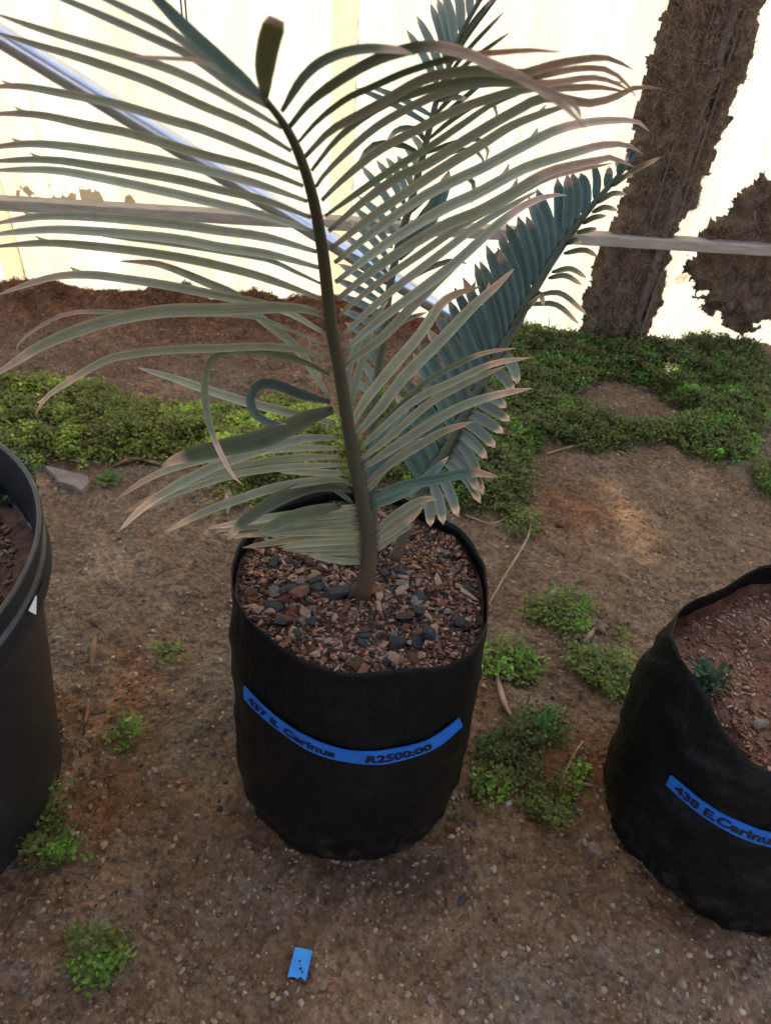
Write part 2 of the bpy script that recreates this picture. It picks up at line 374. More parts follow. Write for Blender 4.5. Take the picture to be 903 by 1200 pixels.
# ------------------------------------------------------------------ wall of overlapping translucent sheets
WALL_TOP = 3.4
wall = empty('sheet_wall', tuple(W0))
tag(wall, 'sunlit translucent cream sheet wall behind the potted plants', 'wall')
seams = [wall_sz(42, 370)[0], wall_sz(414, 175)[0], wall_sz(734, 390)[0]]
pitch_w = (seams[2] - seams[0]) / 2
edges = [seams[0] - 2 * pitch_w, seams[0] - pitch_w, *seams, seams[2] + pitch_w, seams[2] + 2 * pitch_w]
fleck = on_ground(786, 441, .012)                         # a sun fleck on the weeds comes through a hole in the sheet
tt = ((W0 - fleck) @ WN) / (np.array(sdir) @ WN); hole_p = fleck + np.array(sdir) * tt
hs, hz = float((hole_p - W0) @ WD), float(hole_p[2])
def sheet(s0, s1, off, hole=None):
    ss = list(np.linspace(s0, s1, 22)); zz = list(np.linspace(-.03, WALL_TOP, 30))
    if hole and s0 < hole[0] < s1: ss = sorted([s for s in ss if abs(s - hole[0]) > .03] + [hole[0] - .020, hole[0] + .016]); zz = sorted([z for z in zz if abs(z - hole[1]) > .03] + [hole[1] - .013, hole[1] + .016])
    V, F, n, m = [], [], len(ss), len(zz)
    for z in zz:
        for s in ss: V.append(wall_p(s, z, off + .004 * math.sin(s * 37) + .003 * math.sin(z * 5 + s * 3)))
    for j in range(m - 1):
        for i in range(n - 1):
            if hole and abs((ss[i] + ss[i + 1]) / 2 - hole[0]) < .008 and abs((zz[j] + zz[j + 1]) / 2 - hole[1]) < .008: continue
            F.append((j * n + i, j * n + i + 1, (j + 1) * n + i + 1, (j + 1) * n + i))
    return V, F
for i in range(len(edges) - 1):
    V, F = sheet(edges[i] + .002, edges[i + 1] - .062, -.006, (hs, hz))
    part('sheet', mesh_py('sheet', V, F, M['sheet'], True), wall)
    V, F = sheet(edges[i + 1] - .0615, edges[i + 1] + .001, -.003); part('lap_strip', mesh_py('lap_strip', V, F, M['lap'], True), wall)
    zq = .02
    while zq < 1.6:                                           # dark pieces for the thin gap along the sheet edge, in broken dashes
        L_ = rnd.uniform(.008, .05); wq = rnd.uniform(.0006, .0014); e_ = edges[i + 1] + rnd.uniform(-.001, .002)
        V = [wall_p(e_ + a, z, .003) for a, z in ((-wq, zq), (wq, zq), (wq * .6, zq + L_), (-wq * .6, zq + L_))]; part('seam_gap', mesh_py('seam_gap', V, [(0, 1, 2, 3)], M['mulch']), wall); zq += L_ + rnd.uniform(.01, .07)

# unseen roof and posts, added outside the frame to darken the near ground
ROOF_Y, ROOF_Z = .25, 2.5
V, F = box_np((-5, -6, ROOF_Z), (5, ROOF_Y, ROOF_Z + .05)); rf = obj('added_shade_roof', mesh_py('added_shade_roof', V, F, M['rail'])); tag(rf, 'unseen flat roof slab added overhead to shade the near ground', 'roof')
for x in (-4.6, 4.6):
    V, F = box_np((x - .05, ROOF_Y - .25, -.05), (x + .05, ROOF_Y - .15, ROOF_Z - .002)); part('shade_roof_post', mesh_py('shade_roof_post', V, F, M['rail']), rf)

# horizontal rail
_, zr = wall_sz(0, 240, .05); _, zr2 = wall_sz(903, 298, .05)
def rail_box(s0, s1, z0, z1, h, dep):
    V = []
    for s, zc in ((s0, z0), (s1, z1)):
        for o in (.012, .012 + dep):
            for q in (-h, 0): V.append(wall_p(s, zc + q, o))
    return V, [(0, 1, 3, 2), (4, 6, 7, 5), (0, 4, 5, 1), (2, 3, 7, 6), (1, 5, 7, 3), (0, 2, 6, 4)]
s_l, s_r = -1.2, 4.2
sl0, zl0 = wall_sz(0, 233, .045); sr0, zr0 = wall_sz(903, 287, .045); slope = (zr0 - zl0) / (sr0 - sl0)
V, F = rail_box(s_l, s_r, zl0 + slope * (s_l - sl0), zl0 + slope * (s_r - sl0), .030, .042)
me = mesh_py('rail', V, F, M['rail']); o = obj('timber_rail', me)
bv = o.modifiers.new('bevel', 'BEVEL'); bv.width = .003; bv.segments = 2
tag(o, 'long grey horizontal rail fixed across the cream sheet wall', 'rail')

# dark dry growth clinging to the wall
for ds, hw_, pr_ in ((-.040, .004, .034), (.030, .005, .038)):      # thinner flutes beside the main rib
    V = [wall_p(seams[2] + ds + a, z, o) for z in (.015, WALL_TOP - .06) for o, a in ((-.001, -hw_), (-.001, hw_), (pr_, hw_ * .7), (pr_, -hw_ * .7))]
    part('seam_flute', mesh_py('seam_flute', V, [(0, 1, 2, 3), (7, 6, 5, 4), (0, 4, 5, 1), (1, 5, 6, 2), (2, 6, 7, 3), (3, 7, 4, 0)], M['rib']), wall)
sb, st_ = seams[2] + .004, WALL_TOP - .05
V = [wall_p(sb + a, z, o) for z in (.02, st_) for o, a in ((-.001, -.013), (-.001, .013), (.043, .009), (.043, -.009))]
o = part('seam_rib', mesh_py('seam_rib', V, [(0, 1, 2, 3), (7, 6, 5, 4), (0, 4, 5, 1), (1, 5, 6, 2), (2, 6, 7, 3), (3, 7, 4, 0)], M['rib']), wall)
def growth(poly_px, name, label, ridge=None, n_f=1500, seed=1, rag=.022, mt=None, lift=1.0, cat='dry growth', grp='dark growth on the sheet wall', step=.0045):
    r = np.random.default_rng(seed); P = [wall_sz(x, y, .01) for x, y in poly_px]; A = np.array(P)
    s0, z0 = A.min(0) - .02; s1, z1 = A.max(0) + .02; z0 = max(z0, .01)
    S, Zz = np.meshgrid(np.arange(s0, s1, step), np.arange(z0, z1, step))
    nsx = (fbm(S * 45, Zz * 45, 4) - .45) * rag; nsz = (fbm(S * 45 + 40, Zz * 30, 4) - .45) * rag
    ins = inside(S + nsx, Zz + nsz, P); d = edge_dist(S + nsx, Zz + nsz, P)
    off = (.009 if mt is None else .004) + (1.0 if mt is None else .12) * np.where(ins, np.clip(d / .03, 0, 1) * (.004 + .020 * fbm(S * 40, Zz * 25, 4)), 0)
    if ridge is not None: off = off + .012 * np.exp(-((S - ridge) / .012) ** 2) * ins
    V = np.stack([W0[0] + WD[0] * S + WN[0] * off, W0[1] + WD[1] * S + WN[1] * off, Zz], -1).reshape(-1, 3)
    n = S.shape[1]; I = np.arange(S.size).reshape(S.shape); keep = ins[:-1, :-1] & ins[1:, 1:] & ins[:-1, 1:] & ins[1:, :-1]
    F = np.stack([I[:-1, :-1], I[:-1, 1:], I[1:, 1:], I[1:, :-1]], -1)[keep]
    used = np.unique(F); mp = np.full(S.size, -1); mp[used] = np.arange(len(used))
    base = obj(name, mesh_np(name, V[used], mp[F], mt or M['matdark'], smooth=True)); tag(base, label, cat, grp)
    if not n_f: return
    # fibres
    inn = ins & (d > .010); cs = S[inn]; cz = Zz[inn]; co = off[inn]; k = r.integers(0, len(cs), n_f); V, F, K = [], [], []
    for q in k:
        p = wall_p(cs[q], cz[q], co[q] - .001); a = r.uniform(0, 6.28); L = r.uniform(.008, .022); dirv = WD * math.cos(a) + np.array([0, 0, math.sin(a)])
        side = WD * -math.sin(a) + np.array([0, 0, math.cos(a)]); wd = r.uniform(.0003, .0006); bow = r.uniform(-.3, .3)
        c = np.array([.30, .21, .135]) * r.uniform(.2, 1.2); b = len(V)
        for j in range(4):
            u = j / 3; pp = p + dirv * L * u + side * bow * L * u * u + WN * (.002 + .005 * math.sin(u * 3.0))
            V += [pp - side * wd, pp + side * wd]; K += [c, c]
        F += [[b + 2 * j, b + 2 * j + 1, b + 2 * j + 3, b + 2 * j + 2] for j in range(3)]
    stuff(part('fibre', mesh_np('fibre', V, F, M['fibre'], col=np.array(K)), base))
growth([(795, -30), (784, 0), (762, 67), (745, 145), (734, 223), (717, 262), (695, 312), (681, 385), (690, 398), (735, 396), (762, 388), (784, 345), (790, 300), (800, 262), (818, 245), (846, 173), (879, 84), (903, 5), (920, -30)],
       'dry_growth', 'tall dark brown strip of matted dry growth on cream wall', seams[2] + .005, 6500, 2)
growth([(960, 190), (903, 200), (879, 217), (862, 234), (840, 240), (829, 267), (809, 306), (818, 323), (832, 340), (834, 357), (857, 362), (871, 379), (885, 390), (903, 368), (960, 375)],
       'dry_growth', 'ragged dark brown patch of dry growth behind the rail end', None, 1500, 5, .05)
for poly, lab, sd in [([(100, 219), (108, 212), (120, 216), (134, 226), (132, 233), (105, 232)], 'largest brown dirt crust on the wall just above the rail', 3),
                      ([(58, 218), (66, 206), (70, 214), (76, 219), (98, 224), (98, 233), (70, 231)], 'streaky dirt crust on the wall beside the largest one', 4),
                      ([(150, 228), (160, 225), (176, 231), (174, 237), (152, 236)], 'smallest dirt crust on the wall nearest the frond stalk', 6),
                      ([(24, 217), (34, 214), (52, 220), (50, 226), (28, 224)], 'faint speckled dirt crust on the wall near the lap strip', 8)]:
    growth(poly, 'dirt_crust', lab, None, 0, sd, .045, M['crust'], .0025, 'dirt', 'dirt crusts above the rail', .0025)

# leaning pipe
pa = on_ground(552, 392); pa[2] += .02; pb = at_depth(0, 42, 1.56); pb = pb + (pb - pa) * .9
PP = np.array([pa + (pb - pa) * t for t in np.linspace(0, 1, 24)])
V, F = tube_np(PP, .0245, 20); o = obj('pipe', mesh_py('pipe', V, F, M['pipe'], True))
tag(o, 'glossy white pipe slanting up from the wall base past the frond', 'pipe')
# thin cords at the top of the wall
for x, y, lab in ((213.5, 20, 'slightly shorter thin black cord hanging against the upper wall'), (219, 25, 'slightly longer thin black cord hanging against the upper wall')):
    s, z = wall_sz(x, y, .012); P = [wall_p(s + .002 * math.sin(k), z + (1.9 - z) * k / 8, .012) for k in range(9)]
    V, F = tube_np(P, .0022, 6); o = obj('cord', mesh_py('cord', V, F, M['black'])); tag(o, lab, 'cord', 'cords hanging on the wall')

# ------------------------------------------------------------------ grit, stones
ICO_V = None
def ico():
    p = (1 + 5 ** .5) / 2
    V = nrm(np.array([(-1, p, 0), (1, p, 0), (-1, -p, 0), (1, -p, 0), (0, -1, p), (0, 1, p), (0, -1, -p), (0, 1, -p), (p, 0, -1), (p, 0, 1), (-p, 0, -1), (-p, 0, 1)], float))
    F = np.array([(0, 11, 5), (0, 5, 1), (0, 1, 7), (0, 7, 10), (0, 10, 11), (1, 5, 9), (5, 11, 4), (11, 10, 2), (10, 7, 6), (7, 1, 8), (3, 9, 4), (3, 4, 2), (3, 2, 6), (3, 6, 8), (3, 8, 9), (4, 9, 5), (2, 4, 11), (6, 2, 10), (8, 6, 7), (9, 8, 1)])
    return V, F
IV, IF = ico()
def rot_rand(n, r, flat=False):
    a = r.uniform(0, 2 * np.pi, n); R = np.zeros((n, 3, 3)); c, s = np.cos(a), np.sin(a)
    R[:, 0, 0] = c; R[:, 0, 1] = -s; R[:, 1, 0] = s; R[:, 1, 1] = c; R[:, 2, 2] = 1
    b = r.normal(0, .25 if flat else 1.2, n); c, s = np.cos(b), np.sin(b); Q = np.zeros((n, 3, 3)); Q[:, 0, 0] = 1; Q[:, 1, 1] = c; Q[:, 1, 2] = -s; Q[:, 2, 1] = s; Q[:, 2, 2] = c
    return R @ Q
def pebbles(name, P, size, r, cols, aspect=(1, .75, .5), flat=True):
    n = len(P); V = IV[None] * r.uniform(.7, 1.25, (n, 12, 1)) * (np.array(aspect)[None, None] * r.uniform(.7, 1.3, (n, 1, 3))) * size[:, None, None]
    V = np.einsum('nij,nkj->nki', rot_rand(n, r, flat), V) + P[:, None]
    F = (IF[None] + 12 * np.arange(n)[:, None, None]).reshape(-1, 3)
    return mesh_np(name, V.reshape(-1, 3), F, M['grit'], col=np.repeat(cols, 12, 0))
N = 27000
gxp = rng.uniform(-1.3, 1.4, N * 3); gyp = .2 + 1.9 * rng.uniform(0, 1, N * 3) ** 1.5
keep = (mat_height(gxp, gyp) < .004) & (fbm(gxp * 6, gyp * 6, 3) + rng.uniform(-.25, .25, N * 3) > .42); gxp, gyp = gxp[keep][:N], gyp[keep][:N]
szs = np.clip(rng.lognormal(math.log(.0025), .45, len(gxp)), .001, .006)
pal = np.array([(.29, .215, .145), (.20, .14, .092), (.34, .25, .165), (.40, .34, .275), (.15, .13, .115), (.24, .13, .08), (.07, .05, .045)])
cols = pal[rng.choice(7, len(gxp), p=[.34, .26, .18, .025, .055, .08, .06])] * rng.uniform(.7, 1.2, (len(gxp), 1))
stuff(tag(obj('gravel', pebbles('gravel', np.c_[gxp, gyp, ground_h(gxp, gyp) + szs * .05], szs, rng, cols)), 'fine mixed grit scattered over the bare brown earth', 'gravel'))
# mulch fibres along the wall base
N = 5200; s_ = rng.uniform(-.6, 1.55, N); d_ = np.abs(rng.normal(.03, .06, N)); P = W0[None] + WD[None] * s_[:, None] + WN[None] * d_[:, None]
P[:, 2] = ground_h(P[:, 0], P[:, 1]); a = rng.uniform(0, 6.28, N); L = rng.uniform(.006, .022, N)[:, None]; e = rng.normal(0, .35, N)
D = np.c_[np.cos(a) * np.cos(e), np.sin(a) * np.cos(e), np.sin(e)]; Sd = np.c_[-np.sin(a), np.cos(a), np.zeros(N)] * rng.uniform(.0006, .002, N)[:, None]
P[:, 2] += .004; V = np.stack([P - D * L * .5 - Sd, P - D * L * .5 + Sd, P + D * L * .5 + Sd, P + D * L * .5 - Sd], 1).reshape(-1, 3)
cc = np.array([(.17, .075, .04)]) * rng.uniform(.4, 1.5, (N, 1)); stuff(tag(obj('mulch', mesh_np('mulch', V, np.arange(4 * N).reshape(-1, 4), M['fibre'], col=np.repeat(cc, 4, 0))), 'loose reddish brown mulch banked against the wall foot', 'mulch'))
# crumbs at the foot of the dark strip, sunlight painted into their pale colour
N = 260; fx = rng.uniform(640, 740, N); fy = 404 + (fx - 640) * .03 + rng.normal(0, 3.0, N); P = np.array([at_z(a, b) for a, b in zip(fx, fy)]); P[:, 2] = ground_h(P[:, 0], P[:, 1]) + .006
stuff(tag(obj('flakes', pebbles('flakes', P, rng.uniform(.003, .010, N), rng, np.array([(.62, .56, .46)]) * rng.uniform(.6, 1.2, (N, 1)))), 'crumbs at the wall foot painted pale as if sunlit', 'flakes'))

def rock(name, px, py, size, m, label, cat='stone', aspect=(1, .8, .55), seed=0, group=None):
    import bmesh
    r = np.random.default_rng(seed); bm = bmesh.new(); bmesh.ops.create_icosphere(bm, subdivisions=2, radius=1)
    ph = r.uniform(0, 9, 3)
    for v in bm.verts:
        k = 1 + .22 * math.sin(2.1 * v.co.x + ph[0]) * math.cos(2.3 * v.co.y + ph[1]) + .10 * math.sin(4 * v.co.z + ph[2] + 3 * v.co.x) + r.uniform(-.06, .06)
        v.co = Vector((v.co.x * aspect[0] * k, v.co.y * aspect[1] * k, v.co.z * aspect[2] * k)) * size
    me = bpy.data.meshes.new(name); bm.to_mesh(me); bm.free(); me.materials.append(m)
    o = obj(name, me); P = on_ground(px, py); o.location = (P[0], P[1], P[2] + size * aspect[2] * .35); o.rotation_euler = (0, 0, r.uniform(0, 6))
    return tag(o, label, cat, group)
# flat stone by the left weeds: outline on the ground, with thickness
def flat_piece(name, poly, thick, m, label, cat, base=None, lift=0.0):
    P = [on_ground(x, y) for x, y in poly]; zb = np.mean([p[2] for p in P]) - .004 + lift; n = len(P); c = np.mean(P, 0)
    V = [(p[0], p[1], zb) for p in P] + [(c[0] + (p[0] - c[0]) * .93, c[1] + (p[1] - c[1]) * .93, zb + thick * (.8 + .4 * rnd.random())) for p in P] + [(c[0], c[1], zb + thick * 1.1)]
    F = [tuple(range(n - 1, -1, -1))] + [(i, (i + 1) % n, n + (i + 1) % n, n + i) for i in range(n)] + [(n + i, n + (i + 1) % n, 2 * n) for i in range(n)]
    return tag(obj(name, mesh_py(name, V, F, m)), label, cat)
flat_piece('flat_stone', [(50, 549), (62, 550), (85, 557), (106, 562), (108, 570), (98, 581), (88, 574), (70, 570), (64, 560)], .016, M['slab'], 'flat pale tan stone lying at the edge of the weeds', 'stone')
for i, (x, y, s, m_, lab, asp) in enumerate([
    (390, 1159, .006, 'bark', 'small orange brown pebble beside the blue label scrap', (1, .9, .6)),
    (541, 1055, .008, 'coal', 'small black chip on the bare earth before the middle bag', (1.3, .6, .4)),
    (697, 995, .011, 'stone', 'pale flat pebble beside the slumped bag', (1, .9, .3)),
    (703, 738, .010, 'stone', 'grey pebble above the weed patch between the bags', (1, .8, .6)),
    (684, 789, .0045, 'white', 'tiny white pebble in the weed patch between the bags', (1, 1, .9)),
    (640, 1048, .005, 'stone', 'grey pebble on the earth in front of the weed patch', (1, .8, .6)),
    (646, 590, .010, 'brown', 'dark brown clod near the edge of the green weeds', (1.4, .7, .5)),
    (655, 615, .008, 'brown', 'dark clod on the earth right of the middle bag', (1.3, .7, .4)),
    (737, 1160, .005, 'coal', 'black chip on the earth in front of the slumped bag', (1.2, .7, .4)),
    (505, 1172, .006, 'stone', 'brown grey pebble at the front of the bare earth', (1, .8, .6)),
    (270, 1150, .006, 'stone', 'grey brown pebble left of the blue label scrap', (1, .8, .6)),
    (122, 990, .006, 'tan', 'tan pebble beside the black plastic pot', (1, .8, .6)),
    (195, 582, .007, 'stone', 'small tan pebble near the weed rosette', (1, .8, .5)),
    (100, 1020, .005, 'grey', 'light grey pebble by the weeds at the black pot', (1, .8, .5))]):
    rock('pebble', x, y, s, M[m_], lab, 'pebble', asp, i + 3, 'loose pebbles')

# ------------------------------------------------------------------ strips, straws and twigs on the earth
def strip(name, pts, wpx, m, label, cat='litter', lift=.003, bow=0.0, group=None, round_=False):
    Q = catmull(pts, 12); P = np.array([on_ground(x, y) for x, y in Q]); u = np.linspace(0, 1, 12); P[:, 2] += lift + bow * np.sin(u * math.pi)
    wd = wpx * depth_of(P[6]) / FPX * .5
    if round_: V, F = tube_np(P, wd * (1 - .5 * u), 6)
    else:
        T = nrm(np.gradient(P, axis=0)); S = nrm(np.cross(T, [0, 0, 1])); pr = (np.sin(np.clip(u, .04, .96) * math.pi) ** .45)[:, None] * wd; V, F = [], []
        for k in range(12):
            up = np.array([0, 0, .0012]); V += [P[k] - S[k] * pr[k], P[k] + up * 1.6, P[k] + S[k] * pr[k], P[k] - up * .8]
        for k in range(11):
            for j in range(4): F.append((4 * k + j, 4 * k + (j + 1) % 4, 4 * k + 4 + (j + 1) % 4, 4 * k + 4 + j))
        F += [(0, 3, 2, 1), (44, 45, 46, 47)]
    return tag(obj(name, mesh_py(name, V, F, m, True)), label, cat, group)
strip('bark_strip', [(112, 742), (110, 763), (107, 785)], 9, M['bark'], 'short straight orange bark strip beside the black plastic pot')
strip('bark_strip', [(104, 820), (103, 835), (100, 850)], 6, M['bark'], 'small thin bark strip on the crumbly soil by the black pot')
strip('dry_leaf', [(581, 787), (584, 808), (591, 830), (601, 846)], 8, M['tan'], 'curved orange dry leaf strip beside the middle bag', bow=.006)
strip('straw', [(620, 603), (619, 628), (606, 655), (590, 680), (569, 715)], 3.5, M['straw'], 'long pale straw curving from the weeds to the middle bag', bow=.014, round_=True)
strip('wood_splinter', [(696, 737), (689, 746), (682, 755)], 8, M['straw'], 'pale wood splinter standing in the weed patch', bow=.004)
strip('dry_leaf', [(680, 763), (697, 771), (715, 778), (731, 786)], 6, M['straw'], 'thin pale dry leaf across the weed patch', bow=.004)
strip('wood_splinter', [(616, 772), (628, 773), (637, 771)], 6, M['straw'], 'short pale splinter lying between the weed clumps')
strip('bark_strip', [(662, 830), (655, 838), (649, 846)], 9, M['straw'], 'frayed brown bark piece above the dark weed clump')
strip('straw', [(682, 870), (668, 893), (658, 915), (654, 935)], 3, M['straw'], 'bent greenish straw at the edge of the dark weed clump', bow=.015, round_=True)
strip('wood_splinter', [(676, 920), (686, 920), (695, 922)], 5, M['straw'], 'tiny pale splinter next to the slumped bag')
strip('dry_leaf', [(132, 548), (160, 541), (190, 546)], 9, M['bark'], 'brown dry leaf lying at the left edge of the weeds', bow=.008)
strip('dry_leaf', [(267, 604), (268, 588), (270, 572)], 9, M['tan'], 'tan dry leaf tip standing behind the middle bag', bow=.01)
strip('twig', [(640, 533), (665, 527), (700, 522), (735, 535)], 2.5, M['straw'], 'thin dry twig along the lower edge of the green weeds', bow=.006, round_=True)
strip('twig', [(545, 605), (575, 618), (600, 606), (618, 600)], 2.5, M['straw'], 'thin dry twig behind the right side of the middle bag', bow=.008, round_=True)

# torn blue scrap of label tape
P = [on_ground(x, y) for x, y in [(346, 1112), (366, 1116), (358, 1153), (355, 1150), (352, 1147), (349, 1149), (344, 1146), (337, 1147)]]
n = len(P); zt = max(p[2] for p in P) + .003; P = [np.array([p[0], p[1], zt]) for p in P]; V = [p for p in P] + [p + np.array([0, 0, .0015]) for p in P]
F = [tuple(range(n)), tuple(range(2 * n - 1, n - 1, -1))] + [(i, (i + 1) % n, n + (i + 1) % n, n + i) for i in range(n)]
scrap = tag(obj('tape_scrap', mesh_py('tape_scrap', V, F, M['scrap'])), 'torn bright blue scrap of label tape on the bare earth', 'label scrap')
for x, y, s in ((352, 1135, 2.2), (351, 1126, 1.6), (354, 1139, 1.4)):
    q = at_z(x, y, zt + .003); k = s * .0009
    part('ink_mark', mesh_py('ink_mark', [q + np.array(d) * k for d in ((-1, -.6, 0), (.8, -1, 0), (1, .7, 0), (-.4, 1, 0))], [(0, 1, 2, 3)], M['ink']), scrap)

# ------------------------------------------------------------------ bags
class Bag:
    """soft planting bag: rim traced at its height, base circle on the ground"""
    def __init__(s, c, base_r, rim_px, rim_z, bulge, seed, base_c=None, wr=.006):
        s.c = np.array(c); s.bc = np.array(base_c if base_c is not None else c); s.seed = seed; s.bulge = bulge; s.br = base_r; s.wr = wr
        T = []
        for (x, y), zz in zip(rim_px, rim_z):
            p = at_z(x, y, zz); T.append((math.atan2(p[1] - s.c[1], p[0] - s.c[0]), math.hypot(p[0] - s.c[0], p[1] - s.c[1]), zz))
        T.sort(); A = np.array(T); A = np.vstack([A[-2:] - [2 * math.pi, 0, 0], A, A[:2] + [2 * math.pi, 0, 0]])
        th = np.linspace(-math.pi, math.pi, 181); s.th = th
        r = np.interp(th, A[:, 0], A[:, 1]); z = np.interp(th, A[:, 0], A[:, 2])
        k = np.array([1, 2, 3, 4, 3, 2, 1.]); k /= k.sum()
        sm = lambda q: np.convolve(np.r_[q[-5:-1], q, q[1:5]], k, 'same')[4:-4]
        s.r, s.z = sm(r), sm(z); cq, sq = np.cos(th), np.sin(th); s.z = s.z + .010 * (fbm(cq * 2.4 + seed, sq * 2.4, 3) - .44); s.r = s.r + .006 * (fbm(cq * 2.6 + seed + 9, sq * 2.6, 3) - .44)
    def __call__(s, th, t, inset=0.0):
        th = (np.asarray(th, float) + math.pi) % (2 * math.pi) - math.pi; t = np.asarray(t, float)
        R = np.interp(th, s.th, s.r); H = np.interp(th, s.th, s.z)
        e = np.clip(t, 0, 1); k = e * e * (3 - 2 * e)
        base = s.br * (1 - .10 * np.clip(1 - t / .06, 0, 1) ** 2)
        r = base * (1 - k) + R * k + s.bulge * np.sin(np.clip(t, 0, 1) * math.pi) ** .8
        c, q = np.cos(th), np.sin(th)
        wn = fbm(c * 3.2 + s.seed + t * 2.5, q * 3.2 + t * 6, 4) - .47; wf = fbm(c * 9 + s.seed, q * 9 + t * 16, 3) - .45
        fold = np.exp(-t / .10)
        r = r + s.wr * (2.4 * wn + .9 * wf) * (1 - .5 * np.clip(t - .8, 0, 1) * 5) + fold * .0035 * np.sin(th * 9 + 16 * wn) - inset
        cx = s.bc[0] * (1 - k) + s.c[0] * k; cy = s.bc[1] * (1 - k) + s.c[1] * k
        return np.stack([cx + r * c, cy + r * q, H * t + 0 * r], -1)
    def mesh(s, soil_drop):
        n = 180; th = np.linspace(-math.pi, math.pi, n, endpoint=False); rows = []
        for t in np.r_[0, .015, .03, .05, np.linspace(.08, 1, 44)]: rows.append(s(th, t) + np.array([0, 0, .002]))
        rows.append(s(th, 1.0, .0012) + np.array([0, 0, .0028])); top = s(th, 1.0)
        for d in (.01, .03, soil_drop): rows.append(s(th, 1 - d / top[:, 2], .0022))
        V = np.concatenate(rows); m = len(rows); F = []
        for j in range(m - 1):
            i = np.arange(n); F.append(np.stack([j * n + i, j * n + (i + 1) % n, (j + 1) * n + (i + 1) % n, (j + 1) * n + i], -1))
        return V, np.concatenate(F)
    def soil(s, drop, seed, amp=.012, front=None):
        n = 180; th = np.linspace(-math.pi, math.pi, n, endpoint=False); top = s(th, 1.0); V = []; rr = np.linspace(0, 1, 26)
        edge = s(th, 1 - drop / top[:, 2], .0045); zc = edge[:, 2].mean(); cc = np.array([*s.c, zc])
        for q in rr[1:]:
            p = cc + (edge - cc) * q; p[:, 2] = zc * (1 - q) + edge[:, 2] * q + amp * (fbm(p[:, 0] * 22 + seed, p[:, 1] * 22, 4) - .42) + .010 * (1 - q * q); V.append(p)
        V = np.concatenate(V); m = len(rr) - 1; F = []
        for j in range(m - 1):
            i = np.arange(n); F.append(np.stack([j * n + i, j * n + (i + 1) % n, (j + 1) * n + (i + 1) % n, (j + 1) * n + i], -1))
        F = np.concatenate(F); V = np.vstack([V, V[:n].mean(0)]); c = len(V) - 1
        F = [tuple(f) for f in F] + [(i, (i + 1) % n, c) for i in range(n)]
        s.sV = V; return V, F
    def soil_z(s, x, y):
        d = (s.sV[:, 0] - x) ** 2 + (s.sV[:, 1] - y) ** 2; return float(s.sV[d.argmin(), 2])
    def locate(s, px, py):
        th, t = np.meshgrid(np.linspace(-math.pi, 0, 241), np.linspace(.05, 1, 161)); q = project(s(th, t)); d = np.hypot(q[..., 0] - px, q[..., 1] - py)
        i = np.unravel_index(d.argmin(), d.shape); return th[i], t[i]

def text_mesh(txt, size, bold=.042):
    cu = bpy.data.curves.new('t', 'FONT'); cu.body = txt; cu.size = size; cu.offset = bold * size; cu.resolution_u = 3; cu.fill_mode = 'FRONT'
    o = bpy.data.objects.new('t', cu); C.objects.link(o); bpy.context.view_layer.update()
    me = bpy.data.meshes.new_from_object(o.evaluated_get(bpy.context.evaluated_depsgraph_get()))
    V = np.array([v.co[:] for v in me.vertices]); F = [tuple(p.vertices) for p in me.polygons]
    bpy.data.objects.remove(o); bpy.data.curves.remove(cu); bpy.data.meshes.remove(me); return V, F
def tape_on(bag, px_line, width, parent, texts, stretch=1.25):
    L = np.array([bag.locate(x, y) for x, y in px_line]); th = np.unwrap(L[:, 0]); Q = catmull(np.c_[th, L[:, 1]], 90)
    eps = .004
    def frame(q):
        p = bag(q[:, 0], q[:, 1]); du = bag(q[:, 0] + .01, q[:, 1]) - bag(q[:, 0] - .01, q[:, 1]); dv = bag(q[:, 0], q[:, 1] + eps) - bag(q[:, 0], q[:, 1] - eps)
        n = nrm(np.cross(du, dv)); return p, n
    p, n = frame(Q); k = np.ones(15) / 15
    P = p; P = np.stack([np.convolve(np.r_[2 * P[0, i] - P[6:0:-1, i], P[:, i], 2 * P[-1, i] - P[-2:-8:-1, i]], np.ones(13) / 13, 'valid') for i in range(3)], -1); T = nrm(np.gradient(P, axis=0)); A = np.stack([np.convolve(np.r_[[T[0, i]] * 7, T[:, i], [T[-1, i]] * 7], k, 'valid') for i in range(3)], -1); T = nrm(A)
    arc = np.r_[0, np.cumsum(np.linalg.norm(np.diff(P, axis=0), axis=1))]
    Nn = nrm(np.stack([np.convolve(np.r_[[n[0, i]] * 7, n[:, i], [n[-1, i]] * 7], k, 'valid') for i in range(3)], -1)); B = nrm(np.cross(Nn, T)); B *= np.sign(B[:, 2:3])
    def surf(s, h, lift):
        s = np.asarray(s, float); g = lambda X_: np.stack([np.interp(s, arc, X_[:, i]) for i in range(3)], -1)
        return g(P) + g(B) * np.asarray(h)[..., None] + g(Nn) * lift
    ss = np.linspace(0, arc[-1], 90); hh = np.linspace(-.5, .5, 4) * width; V = np.concatenate([surf(ss, np.full(90, h), .0056) for h in hh] + [surf(ss, np.full(90, h), .0036) for h in hh[::-1]])
    F = []
    for j in range(8):
        for i in range(89): a = j * 90 + i; b = ((j + 1) % 8) * 90 + i; F.append((a, a + 1, b + 1, b))
    F += [tuple(j * 90 for j in range(8)), tuple(j * 90 + 89 for j in range(7, -1, -1))]
    tape = part('label_tape', mesh_py('label_tape', V, F, M['tape'], False), parent)
    for txt, start, h0, hgt in texts:
        tv, tf = text_mesh(txt, hgt * 1.35); x = start + tv[:, 0] * stretch; V = surf(x, tv[:, 1] + h0 - hgt * .5, .0063)
        part('lettering', mesh_py('lettering', V, tf, M['ink']), tape)
    return tape

